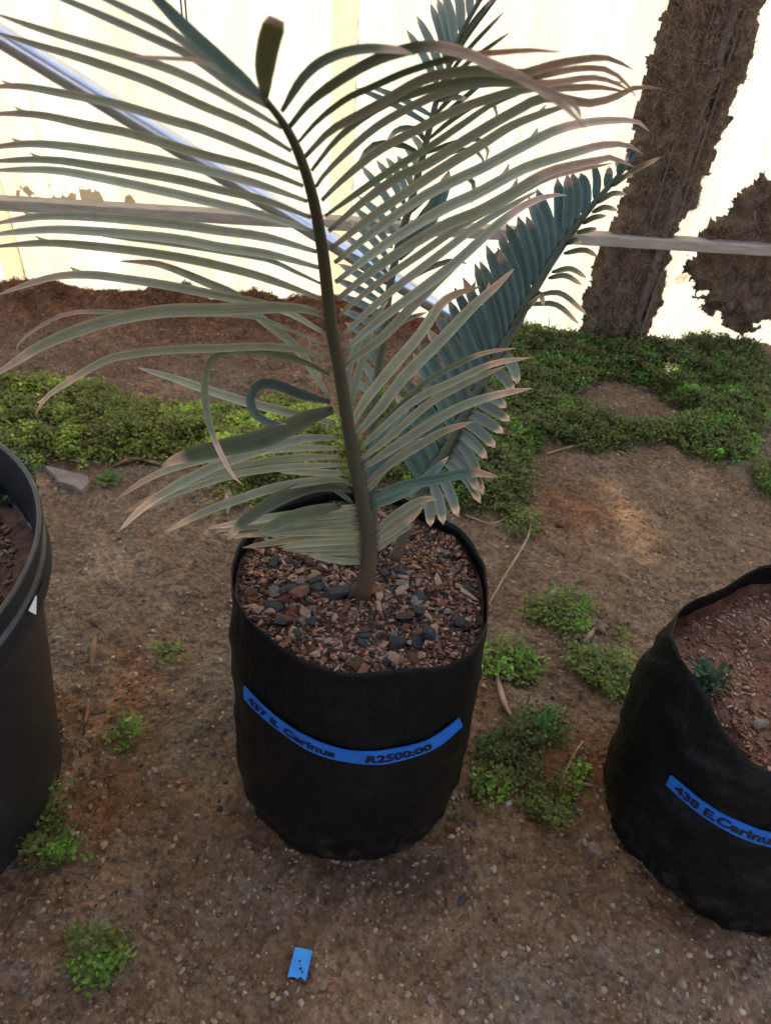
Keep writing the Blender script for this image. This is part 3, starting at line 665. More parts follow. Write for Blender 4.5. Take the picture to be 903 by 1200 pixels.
# soil pieces -------------------------------------------------------
def chunk_mesh(name, m, asp, r, blocky):
    if blocky:
        V, F = box_np((-1, -1, -1), (1, 1, 1)); V = np.array(V, float) * r.uniform(.35, 1.1, (8, 3))
    else: V, F = IV * r.uniform(.7, 1.2, (12, 1)), [tuple(f) for f in IF]
    return mesh_py(name, np.array(V) * np.array(asp), F, m)
cr_ = np.random.default_rng(11)
CH = {k: [chunk_mesh('chip', M[k], a, cr_, bl) for a, bl in vs_] for k, vs_ in dict(
    tan=[((1, .62, .2), True), ((1, .45, .25), False), ((1.2, .35, .2), True), ((.9, .7, .4), False)], brown=[((1, .6, .25), False), ((1.1, .35, .2), True), ((.9, .7, .4), False)],
    red=[((1, .6, .25), True), ((1, .7, .45), False), ((1.5, .25, .15), True)], grey=[((1, .75, .5), False), ((1, .6, .35), True)], coal=[((1, .7, .5), False), ((1.2, .5, .35), True), ((.9, .7, .5), False), ((1.1, .6, .3), False)]).items()}
def chips(bag, soil, n, kinds, probs, smin, smax, r, zone=1.0, name_big=None):
    for _ in range(n):
        a = r.uniform(-math.pi, math.pi); q = math.sqrt(r.uniform(0, 1)) * .89 * zone; e = bag(np.array([a]), np.array([.95]))[0]
        x = bag.c[0] + (e[0] - bag.c[0]) * q; y = bag.c[1] + (e[1] - bag.c[1]) * q
        k = r.choice(kinds, p=probs); put_chip(bag, soil, x, y, k, r.uniform(smin, smax) if r.random() < .8 else r.uniform(smin, smax * 1.5), r)
def put_chip(bag, soil, x, y, k, s, r, up=.28):
    ms = CH[k]; o = bpy.data.objects.new('charcoal_chunk' if k == 'coal' else 'chip', ms[r.integers(len(ms))]); C.objects.link(o); o.parent = soil; o.matrix_parent_inverse = parent_inv(soil)
    o.location = (x, y, bag.soil_z(x, y) + s * up); o.scale = (s, s, s); o.rotation_euler = (r.normal(0, .35), r.normal(0, .3), r.uniform(0, 6.28))
def soil_litter(bag, soil, n, r, pal, smin=.0012, smax=.0042):
    a = r.uniform(-math.pi, math.pi, n); q = np.sqrt(r.uniform(0, 1, n)) * .935; e = bag(a, np.full(n, .95)); x = bag.c[0] + (e[:, 0] - bag.c[0]) * q; y = bag.c[1] + (e[:, 1] - bag.c[1]) * q
    z = np.array([bag.soil_z(p, w_) for p, w_ in zip(x, y)]); s = r.uniform(smin, smax, n); cols = np.array(pal)[r.integers(0, len(pal), n)] * r.uniform(.55, 1.25, (n, 1))
    me = pebbles('litter', np.c_[x, y, z + s * .35], s, r, cols, (1.5, .7, .45), True); stuff(part('litter', me, soil))

# middle bag
RIM_C = [(275, 669), (277, 700), (293, 726), (328, 756), (366, 780), (405, 789), (463, 788), (521, 780), (556, 762), (567, 735), (567, 692), (556, 657), (537, 630), (510, 609), (470, 590), (430, 582), (366, 584), (327, 594), (293, 626), (281, 646)]
bagC = Bag((-.022, .672), .174, RIM_C, [.396] * len(RIM_C), .004, 2.0, (-.022, .652), .0022)
mid = empty('grow_bag', (-.022, .658, 0)); tag(mid, 'upright black plastic grow bag with a blue price label holding the palm-like plant', 'grow bag', None)
V, F = bagC.mesh(.06); part('bag', mesh_np('bag', V, F, M['bag'], smooth=True), mid)
V, F = bagC.soil(.026, 4.0); soilC = part('soil', mesh_py('soil', V, F, M['soil'], True), mid)
r = np.random.default_rng(21)
soil_litter(bagC, soilC, 7000, r, [(.17, .085, .055), (.26, .155, .10), (.07, .036, .025), (.38, .255, .175), (.16, .14, .125), (.025, .02, .018), (.26, .12, .07), (.06, .03, .02), (.10, .05, .032)])
chips(bagC, soilC, 225, ['tan', 'brown', 'red', 'grey', 'coal'], [.32, .27, .22, .11, .08], .005, .0115, r)
for x, y, s in [(322, 722, .014), (338, 700, .013), (340, 692, .010), (392, 710, .015), (412, 707, .013), (329, 741, .012), (347, 757, .010), (463, 765, .014), (487, 763, .011), (500, 757, .014), (492, 712, .013), (366, 692, .010), (321, 668, .011), (540, 742, .012), (472, 735, .012), (423, 765, .009), (365, 742, .010), (545, 700, .010), (425, 757, .008), (372, 703, .012)]:
    p = at_z(x, y, .372); put_chip(bagC, soilC, p[0], p[1], 'coal', s * 1.05, r, .45)
for x, y, s in [(345, 755, .013), (343, 687, .012), (295, 678, .010), (358, 733, .012), (457, 783, .016), (535, 660, .012), (442, 712, .011), (310, 650, .009), (470, 692, .011), (415, 727, .009), (500, 735, .010)]:
    p = at_z(x, y, .372); put_chip(bagC, soilC, p[0], p[1], 'tan', s, r, .4)
tape_on(bagC, [(289, 809), (312, 833), (345, 858), (385, 877), (420, 884), (455, 883), (490, 876), (515, 863), (537, 843)], .0245, mid, [('437 E. Cerinus', .012, 0.0, .0132), ('R2500:00', .182, -.001, .0132)])
# wispy thread at the bag's right side
# slumped bag on the right
RIM_R = [(792, 748), (800, 722), (815, 709), (850, 697), (878, 676), (903, 663), (950, 668), (1000, 700), (1030, 760), (1040, 830), (1010, 885), (960, 912), (920, 910), (885, 897), (860, 872), (836, 832), (814, 800), (797, 775)]
RZ = [.345, .345, .35, .365, .39, .40, .40, .39, .37, .35, .33, .31, .305, .31, .315, .33, .34, .345]
bagR = Bag((.615, .615), .176, RIM_R, RZ, .018, 7.0, (.574, .612), .0045)
rt = empty('grow_bag', (.574, .612, 0)); tag(rt, 'slumped wide black plastic grow bag filled with reddish gravel', 'grow bag')
V, F = bagR.mesh(.09); part('bag', mesh_np('bag', V, F, M['bag'], smooth=True), rt)
V, F = bagR.soil(.055, 9.0, .014); soilR = part('soil', mesh_py('soil', V, F, M['redsoil'], True), rt)
soil_litter(bagR, soilR, 4200, r, [(.22, .11, .07), (.30, .17, .11), (.14, .065, .04), (.36, .24, .17), (.18, .10, .07)], .0012, .0036)
chips(bagR, soilR, 45, ['red', 'brown', 'tan'], [.6, .25, .15], .003, .007, r, .85)
tape_on(bagR, [(785, 912), (805, 930), (830, 951), (860, 967), (895, 980), (935, 985), (985, 975), (1010, 962)], .0225, rt, [('438 E.Cerinus', .012, 0.0, .0130)], 1.3)
p = at_z(884, 857, .285); st = rock('pebble', 884, 857, .009, M['stone'], 'grey brown stone lying on the gravel inside the slumped bag', 'stone', (1.2, .8, .7), 41); st.location = (p[0], p[1], bagR.soil_z(p[0], p[1]) + .004)

# rigid nursery pot on the left
PC = np.array([-.667, .52]); PH_ = .5
prof = [(.195, .0), (.208, .002), (.211, .02), (.225, .12), (.239, .22), (.253, .32), (.265, .405), (.266, .425), (.2835, .428), (.2855, .434), (.2855, .462), (.281, .466), (.281, .489), (.2885, .492), (.2885, .499), (.286, .502), (.282, .5), (.276, .47), (.270, .43), (.262, .38)]
n = 128; th = np.linspace(0, 2 * math.pi, n, endpoint=False); V = []; F = []
for q, z in prof: V += [(PC[0] + q * math.cos(a) * (1 + .004 * math.sin(2 * a)), PC[1] + q * math.sin(a), z) for a in th]
for j in range(len(prof) - 1): F += [(j * n + i, j * n + (i + 1) % n, (j + 1) * n + (i + 1) % n, (j + 1) * n + i) for i in range(n)]
lp = empty('nursery_pot', (PC[0], PC[1], 0)); tag(lp, 'big rigid black plastic nursery pot with a ribbed rim and white sticker', 'plant pot')
body = part('pot_body', mesh_py('pot_body', V, F, M['pot'], True), lp)
bv = body.modifiers.new('bevel', 'BEVEL'); bv.width = .0015; bv.segments = 2; bv.limit_method = 'ANGLE'; bv.angle_limit = math.radians(35)
class PotTop:
    c = PC
    def __call__(s, a, t, inset=0): return np.stack([PC[0] + .262 * np.cos(a), PC[1] + .262 * np.sin(a), np.full(np.shape(a), .44)], -1)
    def soil_z(s, x, y): d = (s.sV[:, 0] - x) ** 2 + (s.sV[:, 1] - y) ** 2; return float(s.sV[d.argmin(), 2])
pt = PotTop(); V = [(PC[0], PC[1], .43)]; F = []; rr = np.linspace(0, .268, 40)[1:]
for q in rr: V += [(PC[0] + q * math.cos(a), PC[1] + q * math.sin(a), 0) for a in th]
V = np.array(V, float); V[:, 2] = .405 + .022 * fbm(V[:, 0] * 18, V[:, 1] * 18, 4) + .03 * np.clip((V[:, 1] - .5) / .25, -.5, 1) * 0
F = [(0, 1 + i, 1 + (i + 1) % n) for i in range(n)] + [(1 + j * n + i, 1 + j * n + (i + 1) % n, 1 + (j + 1) * n + (i + 1) % n, 1 + (j + 1) * n + i) for j in range(len(rr) - 1) for i in range(n)]
F = [f if len(f) == 3 else (f[0], f[3], f[2], f[1]) for f in F]; pt.sV = V
soilL = part('soil', mesh_py('soil', V, F, M['soil'], True), lp)
soil_litter(pt, soilL, 4500, r, [(.10, .05, .03), (.05, .028, .02), (.16, .08, .045), (.03, .025, .022), (.20, .12, .08)], .0015, .0055)
chips(pt, soilL, 130, ['brown', 'red', 'tan', 'coal'], [.45, .3, .1, .15], .005, .012, r)
# white sticker on the rim band
A = [];
for x, y in ((46, 677), (49, 684), (44, 700), (38, 719), (35, 717), (41, 692)):
    best = None
    for a in np.linspace(-1.2, .6, 400):
        for q, z in ((.2875, .494), (.2867, .462), (.2867, .445), (.2867, .436), (.2867, .478), (.2868, .428)):
            p = np.array([PC[0] + q * math.cos(a), PC[1] + q * math.sin(a), z]); e = project(p); d = math.hypot(e[0] - x, e[1] - y)
            if best is None or d < best[0]: best = (d, a, z)
    A.append(best[1:])
V = [(PC[0] + .2895 * math.cos(a), PC[1] + .2895 * math.sin(a), z) for a, z in A] + [(PC[0] + .2885 * math.cos(a), PC[1] + .2885 * math.sin(a), z) for a, z in A]
k = len(A); F = [tuple(range(k)), tuple(range(2 * k - 1, k - 1, -1))] + [(i, k + i, k + (i + 1) % k, (i + 1) % k) for i in range(k)]
part('sticker', mesh_py('sticker', V, F, M['white']), lp)

# ------------------------------------------------------------------ the cycad
cyc = empty('cycad_plant', tuple(at_z(432, 690, .375))); tag(cyc, 'blue grey cycad with three long fronds growing in the middle bag', 'cycad')
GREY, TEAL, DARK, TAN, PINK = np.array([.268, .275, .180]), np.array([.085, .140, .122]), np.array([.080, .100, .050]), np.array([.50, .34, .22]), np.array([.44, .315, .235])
class Frond:
    def __init__(s, nodes, wpx, label, col0, col1):
        s.n = np.array(nodes, float); Q = catmull(s.n, 60); s.Q = Q
        P = np.array([at_depth(*q) for q in Q]); rad = np.interp(np.linspace(0, 1, 60), np.linspace(0, 1, len(wpx)), wpx) * Q[:, 2] / FPX * .5
        s.P = P; V, F = tube_np(P, rad, 10); k = np.linspace(0, 1, 60)
        c = np.array(col0)[None] * (1 - k[:, None]) + np.array(col1)[None] * k[:, None]; kb = np.clip(1 - np.arange(60) / 9, 0, 1)[:, None]; c = c * (1 - kb) + np.array([.075, .042, .022]) * kb
        cc = np.vstack([np.repeat(c, 10, 0), c[:1], c[-1:]]); me = mesh_py('frond', V, F, M['stalk'], True)
        a = me.color_attributes.new('Col', 'FLOAT_COLOR', 'POINT'); d = np.ones((len(cc), 4), np.float32); d[:, :3] = cc; a.data.foreach_set('color', d.ravel())
        s.o = part('frond', me, cyc); s.o['label'] = label
    def depth(s, x, y):
        d = np.hypot(s.Q[:, 0] - x, s.Q[:, 1] - y); return float(s.Q[d.argmin(), 2])
LR = np.random.default_rng(5)
def leaflet(fr, pts, w, dk=0.0, tip=None, col=GREY, tipcol=TAN, tilt=None, tooth=None, fold=.34, bend=1.3, blunt=False):
    """pts: photo points from the stalk outwards; w: width in photo pixels; dk: depth change towards the tip in metres; tip: length share that is dry"""
    pts = np.array(pts, float); d0 = fr.depth(*pts[0]) if len(pts[0]) == 2 else pts[0][2]
    L = np.linalg.norm(np.diff(pts, axis=0), axis=1).sum(); n = max(9, min(26, int(L / 11))); Q = catmull(pts, n); u = np.linspace(0, 1, n)
    dep = d0 + dk * u ** bend; P = np.array([at_depth(q[0], q[1], d) for q, d in zip(Q, dep)])
    t = (LR.uniform(-.5, .5) if pts[0][1] < 585 else LR.choice([-1, 1]) * LR.uniform(.15, .5)) if tilt is None else tilt; tau = t + LR.uniform(-.25, .25) * u
    prof = np.interp(u, [0, .05, .16, .4, .7, .88, .97, 1], [.42, .55, .88, 1.0, .92, .66, .30, .06] if not blunt else [.28, .42, .62, .92, 1, 1, .93, .72])
    hw = w * dep / FPX * .5 * prof / np.cos(tau)
    T = nrm(np.gradient(P, axis=0)); V_ = nrm(P - CAM); B = nrm(np.cross(T, V_)); N_ = nrm(np.cross(B, T)); Wv = B * np.cos(tau)[:, None] + N_ * np.sin(tau)[:, None]; Nn = nrm(np.cross(Wv, T))
    sgn = np.sign((Nn * V_).sum(1).mean()); Nn = Nn * -sgn                     # towards the viewer
    f = hw[:, None] * fold; th = .00035
    V = np.stack([P - Wv * hw[:, None], P - Nn * f + Nn * th, P + Wv * hw[:, None], P - Nn * f - Nn * th], 1).reshape(-1, 3)
    F = [(4 * k + j, 4 * k + (j + 1) % 4, 4 * k + 4 + (j + 1) % 4, 4 * k + 4 + j) for k in range(n - 1) for j in range(4)] + [(0, 3, 2, 1), tuple(4 * n - 4 + j for j in range(4))]
    uvv = np.stack([np.stack([np.full(n, a), u * L / 100], -1) for a in (0, .5, 1, .5)], 1).reshape(-1, 2)
    base = np.array(col) * LR.uniform(.85, 1.15); tp = .0 if tip is None else tip; c = np.repeat(base[None], n, 0) * (1 - .12 * (1 - u)[:, None])
    if tp:
        k = np.clip((u - (1 - tp)) / .04 + .5, 0, 1)[:, None]; tc = np.array(tipcol) * LR.uniform(.8, 1.15); c = c * (1 - k) + tc * k
    else:
        k = np.clip((u - .95) / .04, 0, 1)[:, None]; c = c * (1 - k) + np.array(TAN) * .8 * k
    cc = np.repeat(c, 4, 0); V = list(V); cc = list(cc); uvv = list(uvv)
    if tooth:
        for ts in np.atleast_1d(tooth):
            k = int(ts * (n - 1)); a = project(V[4 * k])[1] < project(V[4 * k + 2])[1]; j = 0 if a else 2; k2 = min(k + 1, n - 1)
            e0, e1 = V[4 * k + j], V[4 * k2 + j]; out = (e0 - P[k]); tipv = e1 + out * 1.1 + (e1 - e0) * .25; b = len(V)
            V += [e0 * .6 + e1 * .4, e1, tipv]; cc += [c[k], c[k], c[k] * .7 + np.array(TAN) * .15]; uvv += [(0, 0)] * 3; F.append((b, b + 1, b + 2))
    me = mesh_py('leaflet', V, F, M['leaf'], True); a = me.color_attributes.new('Col', 'FLOAT_COLOR', 'POINT'); d = np.ones((len(V), 4), np.float32); d[:, :3] = np.array(cc); a.data.foreach_set('color', d.ravel())
    ev = np.zeros(len(me.edges) * 2, np.int32); me.edges.foreach_get('vertices', ev); ev = ev.reshape(-1, 2)
    sh = me.attributes.new('sharp_edge', 'BOOLEAN', 'EDGE'); sh.data.foreach_set('value', (np.abs(ev[:, 0] - ev[:, 1]) == 4))
    l = me.uv_layers.new(name='UVMap'); li = np.zeros(len(me.loops), np.int32); me.loops.foreach_get('vertex_index', li); l.data.foreach_set('uv', np.array(uvv, np.float32)[li].ravel())
    part('leaflet', me, fr.o)

f1 = Frond([(424, 697, .935), (431, 668, .915), (432, 645, .902), (428, 605, .875), (413, 530, .825), (398, 435, .758), (388, 380, .718), (378, 295, .645), (366, 230, .575), (350, 180, .505), (334, 148, .46), (311, 117, .42)],
           [22, 18, 16, 15.5, 15.5, 15, 14.5, 13.5, 11.5, 8], 'front frond with a dark olive stalk arching up over the bag', (.050, .046, .024), (.034, .032, .016))
LF = [  # left side of the front frond, from its top down: points, width, depth change, dry share, colour, tooth
 ([(309, 115), (265, 76), (225, 40), (190, 5), (165, -20)], 15, -.02, 0, TEAL * 1.1, None),
 ([(313, 120), (262, 84), (200, 38), (152, 12), (100, -12)], 10, .03, 0, GREY * .8, None),
 ([(318, 128), (275, 103), (224, 66), (180, 45), (133, 24), (82, 2), (40, -14)], 9.5, .05, 0, GREY * .8, None),
 ([(280, 92), (235, 72), (190, 68), (150, 66)], 5, -.02, .7, GREY * 1.2, None),
 ([(330, 150), (290, 127), (235, 97), (193, 79), (150, 65), (106, 52), (44, 33), (-8, 15)], 10, .06, 0, GREY, None),
 ([(341, 177), (291, 147), (235, 123), (180, 98), (137, 82), (89, 66), (44, 53), (-8, 37)], 10.5, .07, 0, GREY, None),
 ([(350, 198), (291, 173), (235, 151), (200, 141), (133, 121), (66, 108), (22, 101), (-25, 103)], 10.5, .08, .12, GREY, .88),
 ([(355, 218), (322, 205), (288, 194), (233, 180), (155, 157), (100, 146), (40, 134), (-25, 134)], 10.5, .08, .1, GREY, .86),
 ([(360, 236), (306, 217), (255, 203), (200, 190), (133, 179), (66, 170), (24, 169), (-30, 176)], 10.5, .08, .14, GREY, .86),
 ([(364, 255), (311, 235), (255, 222), (200, 209), (110, 194), (51, 187), (-25, 190)], 10, .08, .08, GREY, .82),
 ([(367, 271), (311, 253), (255, 239), (200, 226), (110, 207), (55, 199), (-20, 200)], 10.5, .09, .06, GREY, None),
 ([(371, 295), (311, 278), (255, 270), (200, 262), (110, 254), (55, 253), (22, 257), (-15, 264)], 11.5, .08, .1, GREY, .85),
 ([(375, 314), (315, 298), (255, 289), (200, 279), (110, 271), (55, 269), (0, 274), (-22, 278)], 11, .09, .08, GREY, None),
 ([(377, 333), (345, 318), (315, 305), (260, 295), (200, 286), (120, 277)], 6, .05, 0, GREY, None),
 ([(379, 351), (311, 326), (255, 311), (200, 300), (133, 291), (66, 285), (29, 286), (-15, 290)], 10.5, .09, .11, GREY, .8),
 ([(386, 466), (368, 437), (344, 404), (304, 372), (277, 347), (244, 332), (200, 314), (177, 308), (140, 306)], 9.5, .06, .16, GREY * .9, None),
 ([(382, 392), (342, 368), (311, 357), (255, 346), (200, 335), (155, 328), (106, 322), (66, 324), (33, 333), (-6, 347)], 10.5, .02, .24, GREY, .74),
 ([(384, 407), (355, 393), (304, 373), (266, 369), (200, 368), (144, 366), (88, 366), (55, 378), (24, 400), (18, 420)], 5.5, -.02, .3, GREY * .85, None),
 ([(382, 371), (360, 363), (333, 360), (255, 363), (200, 364), (150, 371), (100, 384), (49, 405), (20, 423), (-14, 445)], 14, -.05, .14, GREY * .85, None),
 ([(385, 421), (355, 411), (311, 406), (255, 408), (200, 410), (155, 415), (122, 423), (78, 449), (53, 467), (42, 486)], 10, -.06, .2, GREY * .95, .95),
 ([(393, 497), (333, 482), (289, 471), (244, 457), (200, 442), (162, 431)], 10, .03, .03, GREY * 1.05, None),
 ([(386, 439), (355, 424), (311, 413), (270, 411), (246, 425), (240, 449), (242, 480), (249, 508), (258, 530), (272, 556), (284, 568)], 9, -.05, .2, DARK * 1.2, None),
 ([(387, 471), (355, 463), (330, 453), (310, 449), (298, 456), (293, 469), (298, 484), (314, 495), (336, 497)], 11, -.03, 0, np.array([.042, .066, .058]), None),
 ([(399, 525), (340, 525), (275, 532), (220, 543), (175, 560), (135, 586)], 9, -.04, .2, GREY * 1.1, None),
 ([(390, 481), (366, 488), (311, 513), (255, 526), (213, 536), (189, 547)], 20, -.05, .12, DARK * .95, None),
 ([(401, 545), (355, 546), (311, 550), (264, 559), (200, 581), (168, 600)], 8, -.03, .05, GREY, None),
 ([(399, 536), (355, 536), (289, 545), (240, 559), (190, 578), (140, 604)], 9, -.04, .22, GREY, None),
 ([(397, 513), (355, 514), (311, 525), (255, 545), (222, 561), (195, 576), (165, 597), (138, 624)], 11, -.05, .2, GREY * .85, None),
 ([(407, 555), (364, 553), (325, 552)], 8, 0, 0, GREY, None),
 ([(408, 563), (380, 562), (324, 571), (280, 585), (235, 602), (191, 625)], 10, -.05, .15, GREY, None),
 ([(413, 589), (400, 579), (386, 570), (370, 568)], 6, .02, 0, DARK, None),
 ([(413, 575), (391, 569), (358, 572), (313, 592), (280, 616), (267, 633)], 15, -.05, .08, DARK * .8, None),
 ([(417, 593), (380, 598), (313, 607), (244, 619)], 9, -.01, .15, GREY, None),
 ([(419, 600), (369, 606), (302, 616), (252, 622)], 8.5, -.015, .15, GREY * 1.05, None),
 ([(420, 605), (369, 612), (302, 621), (258, 627)], 8, -.02, .15, GREY, None),
 ([(421, 611), (358, 617), (313, 623), (268, 630)], 8, -.025, .1, GREY, None),
 ([(423, 617), (346, 621), (284, 627)], 7.5, -.03, .1, GREY * 1.05, None),
 ([(424, 623), (375, 624), (318, 625), (280, 629)], 7.5, -.035, .1, GREY, None),
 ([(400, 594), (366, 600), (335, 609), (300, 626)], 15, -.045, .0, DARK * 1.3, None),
 ([(425, 628), (380, 628), (335, 633), (284, 642)], 8.5, -.035, .12, GREY * 1.05, None),
 ([(426, 634), (369, 636), (327, 641)], 7.5, -.035, .1, GREY, None),
 ([(426, 640), (380, 642), (330, 644)], 7.5, -.035, .08, GREY, None),
 ([(426, 646), (380, 647), (345, 647)], 7.5, -.035, .05, GREY * .95, None),
 ([(427, 653), (386, 651), (360, 650)], 7, -.035, .05, GREY, None),
 ([(427, 660), (391, 656), (362, 651)], 7, -.035, .05, GREY * .95, None),
]
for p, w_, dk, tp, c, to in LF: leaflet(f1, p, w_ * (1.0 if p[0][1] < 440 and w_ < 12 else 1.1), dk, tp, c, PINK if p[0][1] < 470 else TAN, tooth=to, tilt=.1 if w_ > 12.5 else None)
RF = [  # right side of the front frond
 ([(311, 114), (310, 84), (315, 50), (324, 22)], 25, -.06, .09, np.array([.105, .115, .045]), None),
 ([(330, 131), (352, 95), (374, 74), (401, 62), (430, 57), (463, 58), (486, 65)], 11, -.06, .2, DARK, None),
 ([(350, 166), (374, 140), (407, 115), (436, 102), (474, 85), (518, 71), (555, 64), (589, 61), (624, 59), (656, 61)], 7.5, -.08, .35, DARK, None),
 ([(357, 184), (385, 155), (407, 142), (441, 124), (463, 111), (496, 93), (530, 85), (566, 83), (610, 87), (640, 78), (672, 71), (711, 68), (742, 82)], 11, -.05, .3, GREY * .65, None),
 ([(365, 200), (392, 166), (420, 142), (452, 122), (490, 108), (530, 97), (570, 93), (610, 93), (645, 86), (680, 80), (712, 82), (733, 98), (745, 114)], 8.5, -.04, .28, DARK * 1.2, None),
 ([(370, 219), (385, 199), (430, 157), (463, 135), (496, 118), (530, 105), (573, 97), (640, 98), (689, 91), (715, 95), (740, 108)], 9, -.03, .3, GREY * .65, .94),
 ([(377, 235), (400, 212), (441, 178), (485, 154), (530, 131), (575, 115), (622, 103), (666, 103), (700, 102), (735, 108)], 10, -.02, .25, GREY * .8, None),
 ([(381, 253), (422, 224), (460, 198), (500, 174), (544, 144), (577, 122), (615, 108)], 8, 0, .0, DARK * 1.4, None),
 ([(385, 271), (426, 236), (466, 208), (500, 192), (555, 158), (600, 132), (640, 114), (690, 121), (724, 112), (746, 102), (775, 104)], 11, .0, .25, GREY * .85, None),
 ([(388, 291), (437, 253), (484, 220), (528, 191), (560, 172), (600, 147), (644, 130), (676, 121)], 11, .01, .0, GREY * .85, .84),
 ([(392, 308), (437, 272), (493, 232), (540, 208), (566, 196), (611, 172), (655, 151), (700, 142), (744, 142), (760, 154)], 11.5, .02, .26, GREY * .9, .66),
 ([(393, 331), (449, 288), (515, 247), (560, 226), (617, 196), (679, 177), (706, 170), (735, 170), (753, 181)], 12, .03, .2, GREY * .92, .58),
 ([(395, 351), (449, 308), (515, 267), (560, 248), (600, 226), (644, 201), (700, 188), (717, 185), (743, 196)], 12, .03, .3, GREY * .92, .6),
 ([(397, 370), (437, 336), (493, 297), (545, 261), (584, 240), (629, 214), (660, 203), (718, 191)], 8.5, .05, .2, GREY * .8, None),
 ([(400, 395), (430, 366), (460, 340), (515, 298), (560, 264), (600, 240), (632, 222)], 9, .06, 0, GREY * .85, None),
 ([(401, 413), (446, 374), (504, 331), (540, 302), (584, 262), (617, 239), (646, 229), (664, 229)], 11, .05, .24, GREY * .9, None),
 ([(402, 429), (446, 397), (480, 362), (520, 322), (556, 288), (580, 268)], 11, .05, 0, GREY * .8, None),
 ([(405, 460), (412, 420), (430, 385), (455, 352)], 8, .07, 0, DARK * 1.1, None),
 ([(407, 484), (420, 437), (431, 404), (438, 380)], 9, .06, 0, DARK, None),
 ([(411, 502), (424, 475), (457, 433), (491, 393), (515, 358), (533, 345), (563, 336)], 12, .03, .25, GREY * .85, None),
 ([(413, 515), (446, 477), (473, 442), (513, 402), (553, 360), (580, 336), (602, 315)], 13, .02, .16, GREY * .8, .85),
 ([(418, 526), (435, 511), (458, 486), (495, 451), (535, 427), (569, 413), (605, 408)], 7, .0, .22, DARK * 1.5, None),
 ([(420, 528), (446, 503), (486, 469), (535, 445), (578, 426), (622, 419)], 9, -.01, .22, GREY * .8, None),
 ([(420, 540), (458, 511), (502, 473), (545, 449), (592, 429)], 9, .01, .06, GREY * .95, None),
 ([(424, 550), (469, 519), (513, 491), (546, 474), (584, 462), (623, 455)], 11, -.01, .22, GREY * .9, None),
 ([(425, 562), (452, 536), (480, 510), (517, 484), (545, 478)], 9, .03, 0, TEAL * .9, None),
 ([(427, 570), (455, 545), (489, 523), (520, 505), (555, 494)], 10, -.01, .2, GREY * .85, None),
 ([(429, 578), (450, 550), (472, 528), (500, 512)], 9, .02, 0, GREY * .75, None),
 ([(424, 545), (440, 520), (462, 495), (480, 478)], 8, .04, 0, TEAL, None),
 ([(433, 588), (466, 571), (511, 562), (553, 554), (584, 559)], 12, -.02, .2, TEAL * 1.2, None),
 ([(433, 595), (466, 580), (500, 560), (525, 535)], 12, .03, .06, TEAL * .9, None),
 ([(440, 622), (466, 601), (495, 585), (513, 586)], 9, -.02, .2, GREY * .95, None),
 ([(440, 630), (471, 607), (499, 588)], 8, -.01, .1, GREY * .9, None),
 ([(440, 637), (473, 614), (496, 594)], 8, -.015, .4, GREY * .95, None),
 ([(440, 646), (462, 627), (485, 614)], 8, -.015, .0, GREY * .9, None),
]
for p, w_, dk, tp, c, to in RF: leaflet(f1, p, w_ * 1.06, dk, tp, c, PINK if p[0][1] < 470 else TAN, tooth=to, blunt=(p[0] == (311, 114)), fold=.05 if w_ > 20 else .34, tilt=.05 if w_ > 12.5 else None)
# second right leaflet: its dry end swings towards the viewer and splits
leaflet(f1, [(339, 149), (363, 120), (396, 95), (436, 72), (470, 60), (505, 54), (544, 62), (575, 76), (605, 88), (640, 110), (665, 128), (687, 152)], 13, -.13, .52, DARK * 1.1, PINK * .9, tilt=.1)
leaflet(f1, [(575, 80, .36), (610, 92, .35), (650, 112, .34), (682, 122, .33)], 9, -.01, 1.0, PINK, PINK * .9, tilt=.2)
leaflet(f1, [(600, 88, .355), (645, 108, .35), (672, 122, .345), (681, 140, .34)], 8, -.01, 1.0, PINK, PINK * .8, tilt=.2)

f2 = Frond([(462, 657, .985), (472, 630, .98), (485, 595, .975), (504, 553, .975), (520, 533, .975), (544, 486, .98), (566, 447, .985), (588, 408, .99), (604, 382, .99), (620, 350, .99), (650, 300, 1.0), (690, 245, 1.0), (725, 205, 1.0), (750, 172, 1.0)],
           [14, 13, 12, 12, 11, 10, 7, 4], 'teal frond leaning up to the right towards the dark wall strip', (.060, .068, .035), (.045, .055, .035))
L2 = [((742, 182), (733, 186)), ((725, 205), (722, 190)), ((710, 220), (710, 194)), ((697, 234), (695, 194)), ((684, 250), (680, 200)), ((672, 262), (672, 203)), ((663, 276), (664, 205)), ((654, 290), (652, 208)),
      ((646, 303), (632, 225)), ((640, 313), (621, 229)), ((633, 324), (617, 255)), ((626, 335), (605, 255)), ((618, 350), (594, 259)), ((612, 362), (584, 272)), ((605, 376), (581, 288)), ((598, 388), (570, 288)), ((592, 400), (562, 304)),
      ((586, 411), (554, 308)), ((579, 424), (541, 324)), ((572, 436), (533, 338)), ((565, 448), (522, 350)), ((557, 462), (510, 366)), ((549, 477), (500, 382)), ((541, 492), (488, 398)), ((533, 508), (482, 415)), ((524, 525), (470, 437)), ((514, 541), (462, 462)), ((506, 552), (455, 485)), ((499, 566), (450, 510))]
for k, (a, b) in enumerate(L2):
    a, b = np.array(a, float), np.array(b, float); m_ = (a + b) / 2 + np.array([3, -3]); leaflet(f2, [a, m_, b + LR.normal(0, 1.5, 2)], 15 if k > 3 else 10, -.02 + .02 * LR.random(), [.06, .12, .2, 0.04][k % 4] if k > 2 else .3, TEAL * LR.uniform(.9, 1.1), PINK, tilt=LR.uniform(-.25, .25), tooth=.8 if k % 3 == 0 and k > 3 else None)
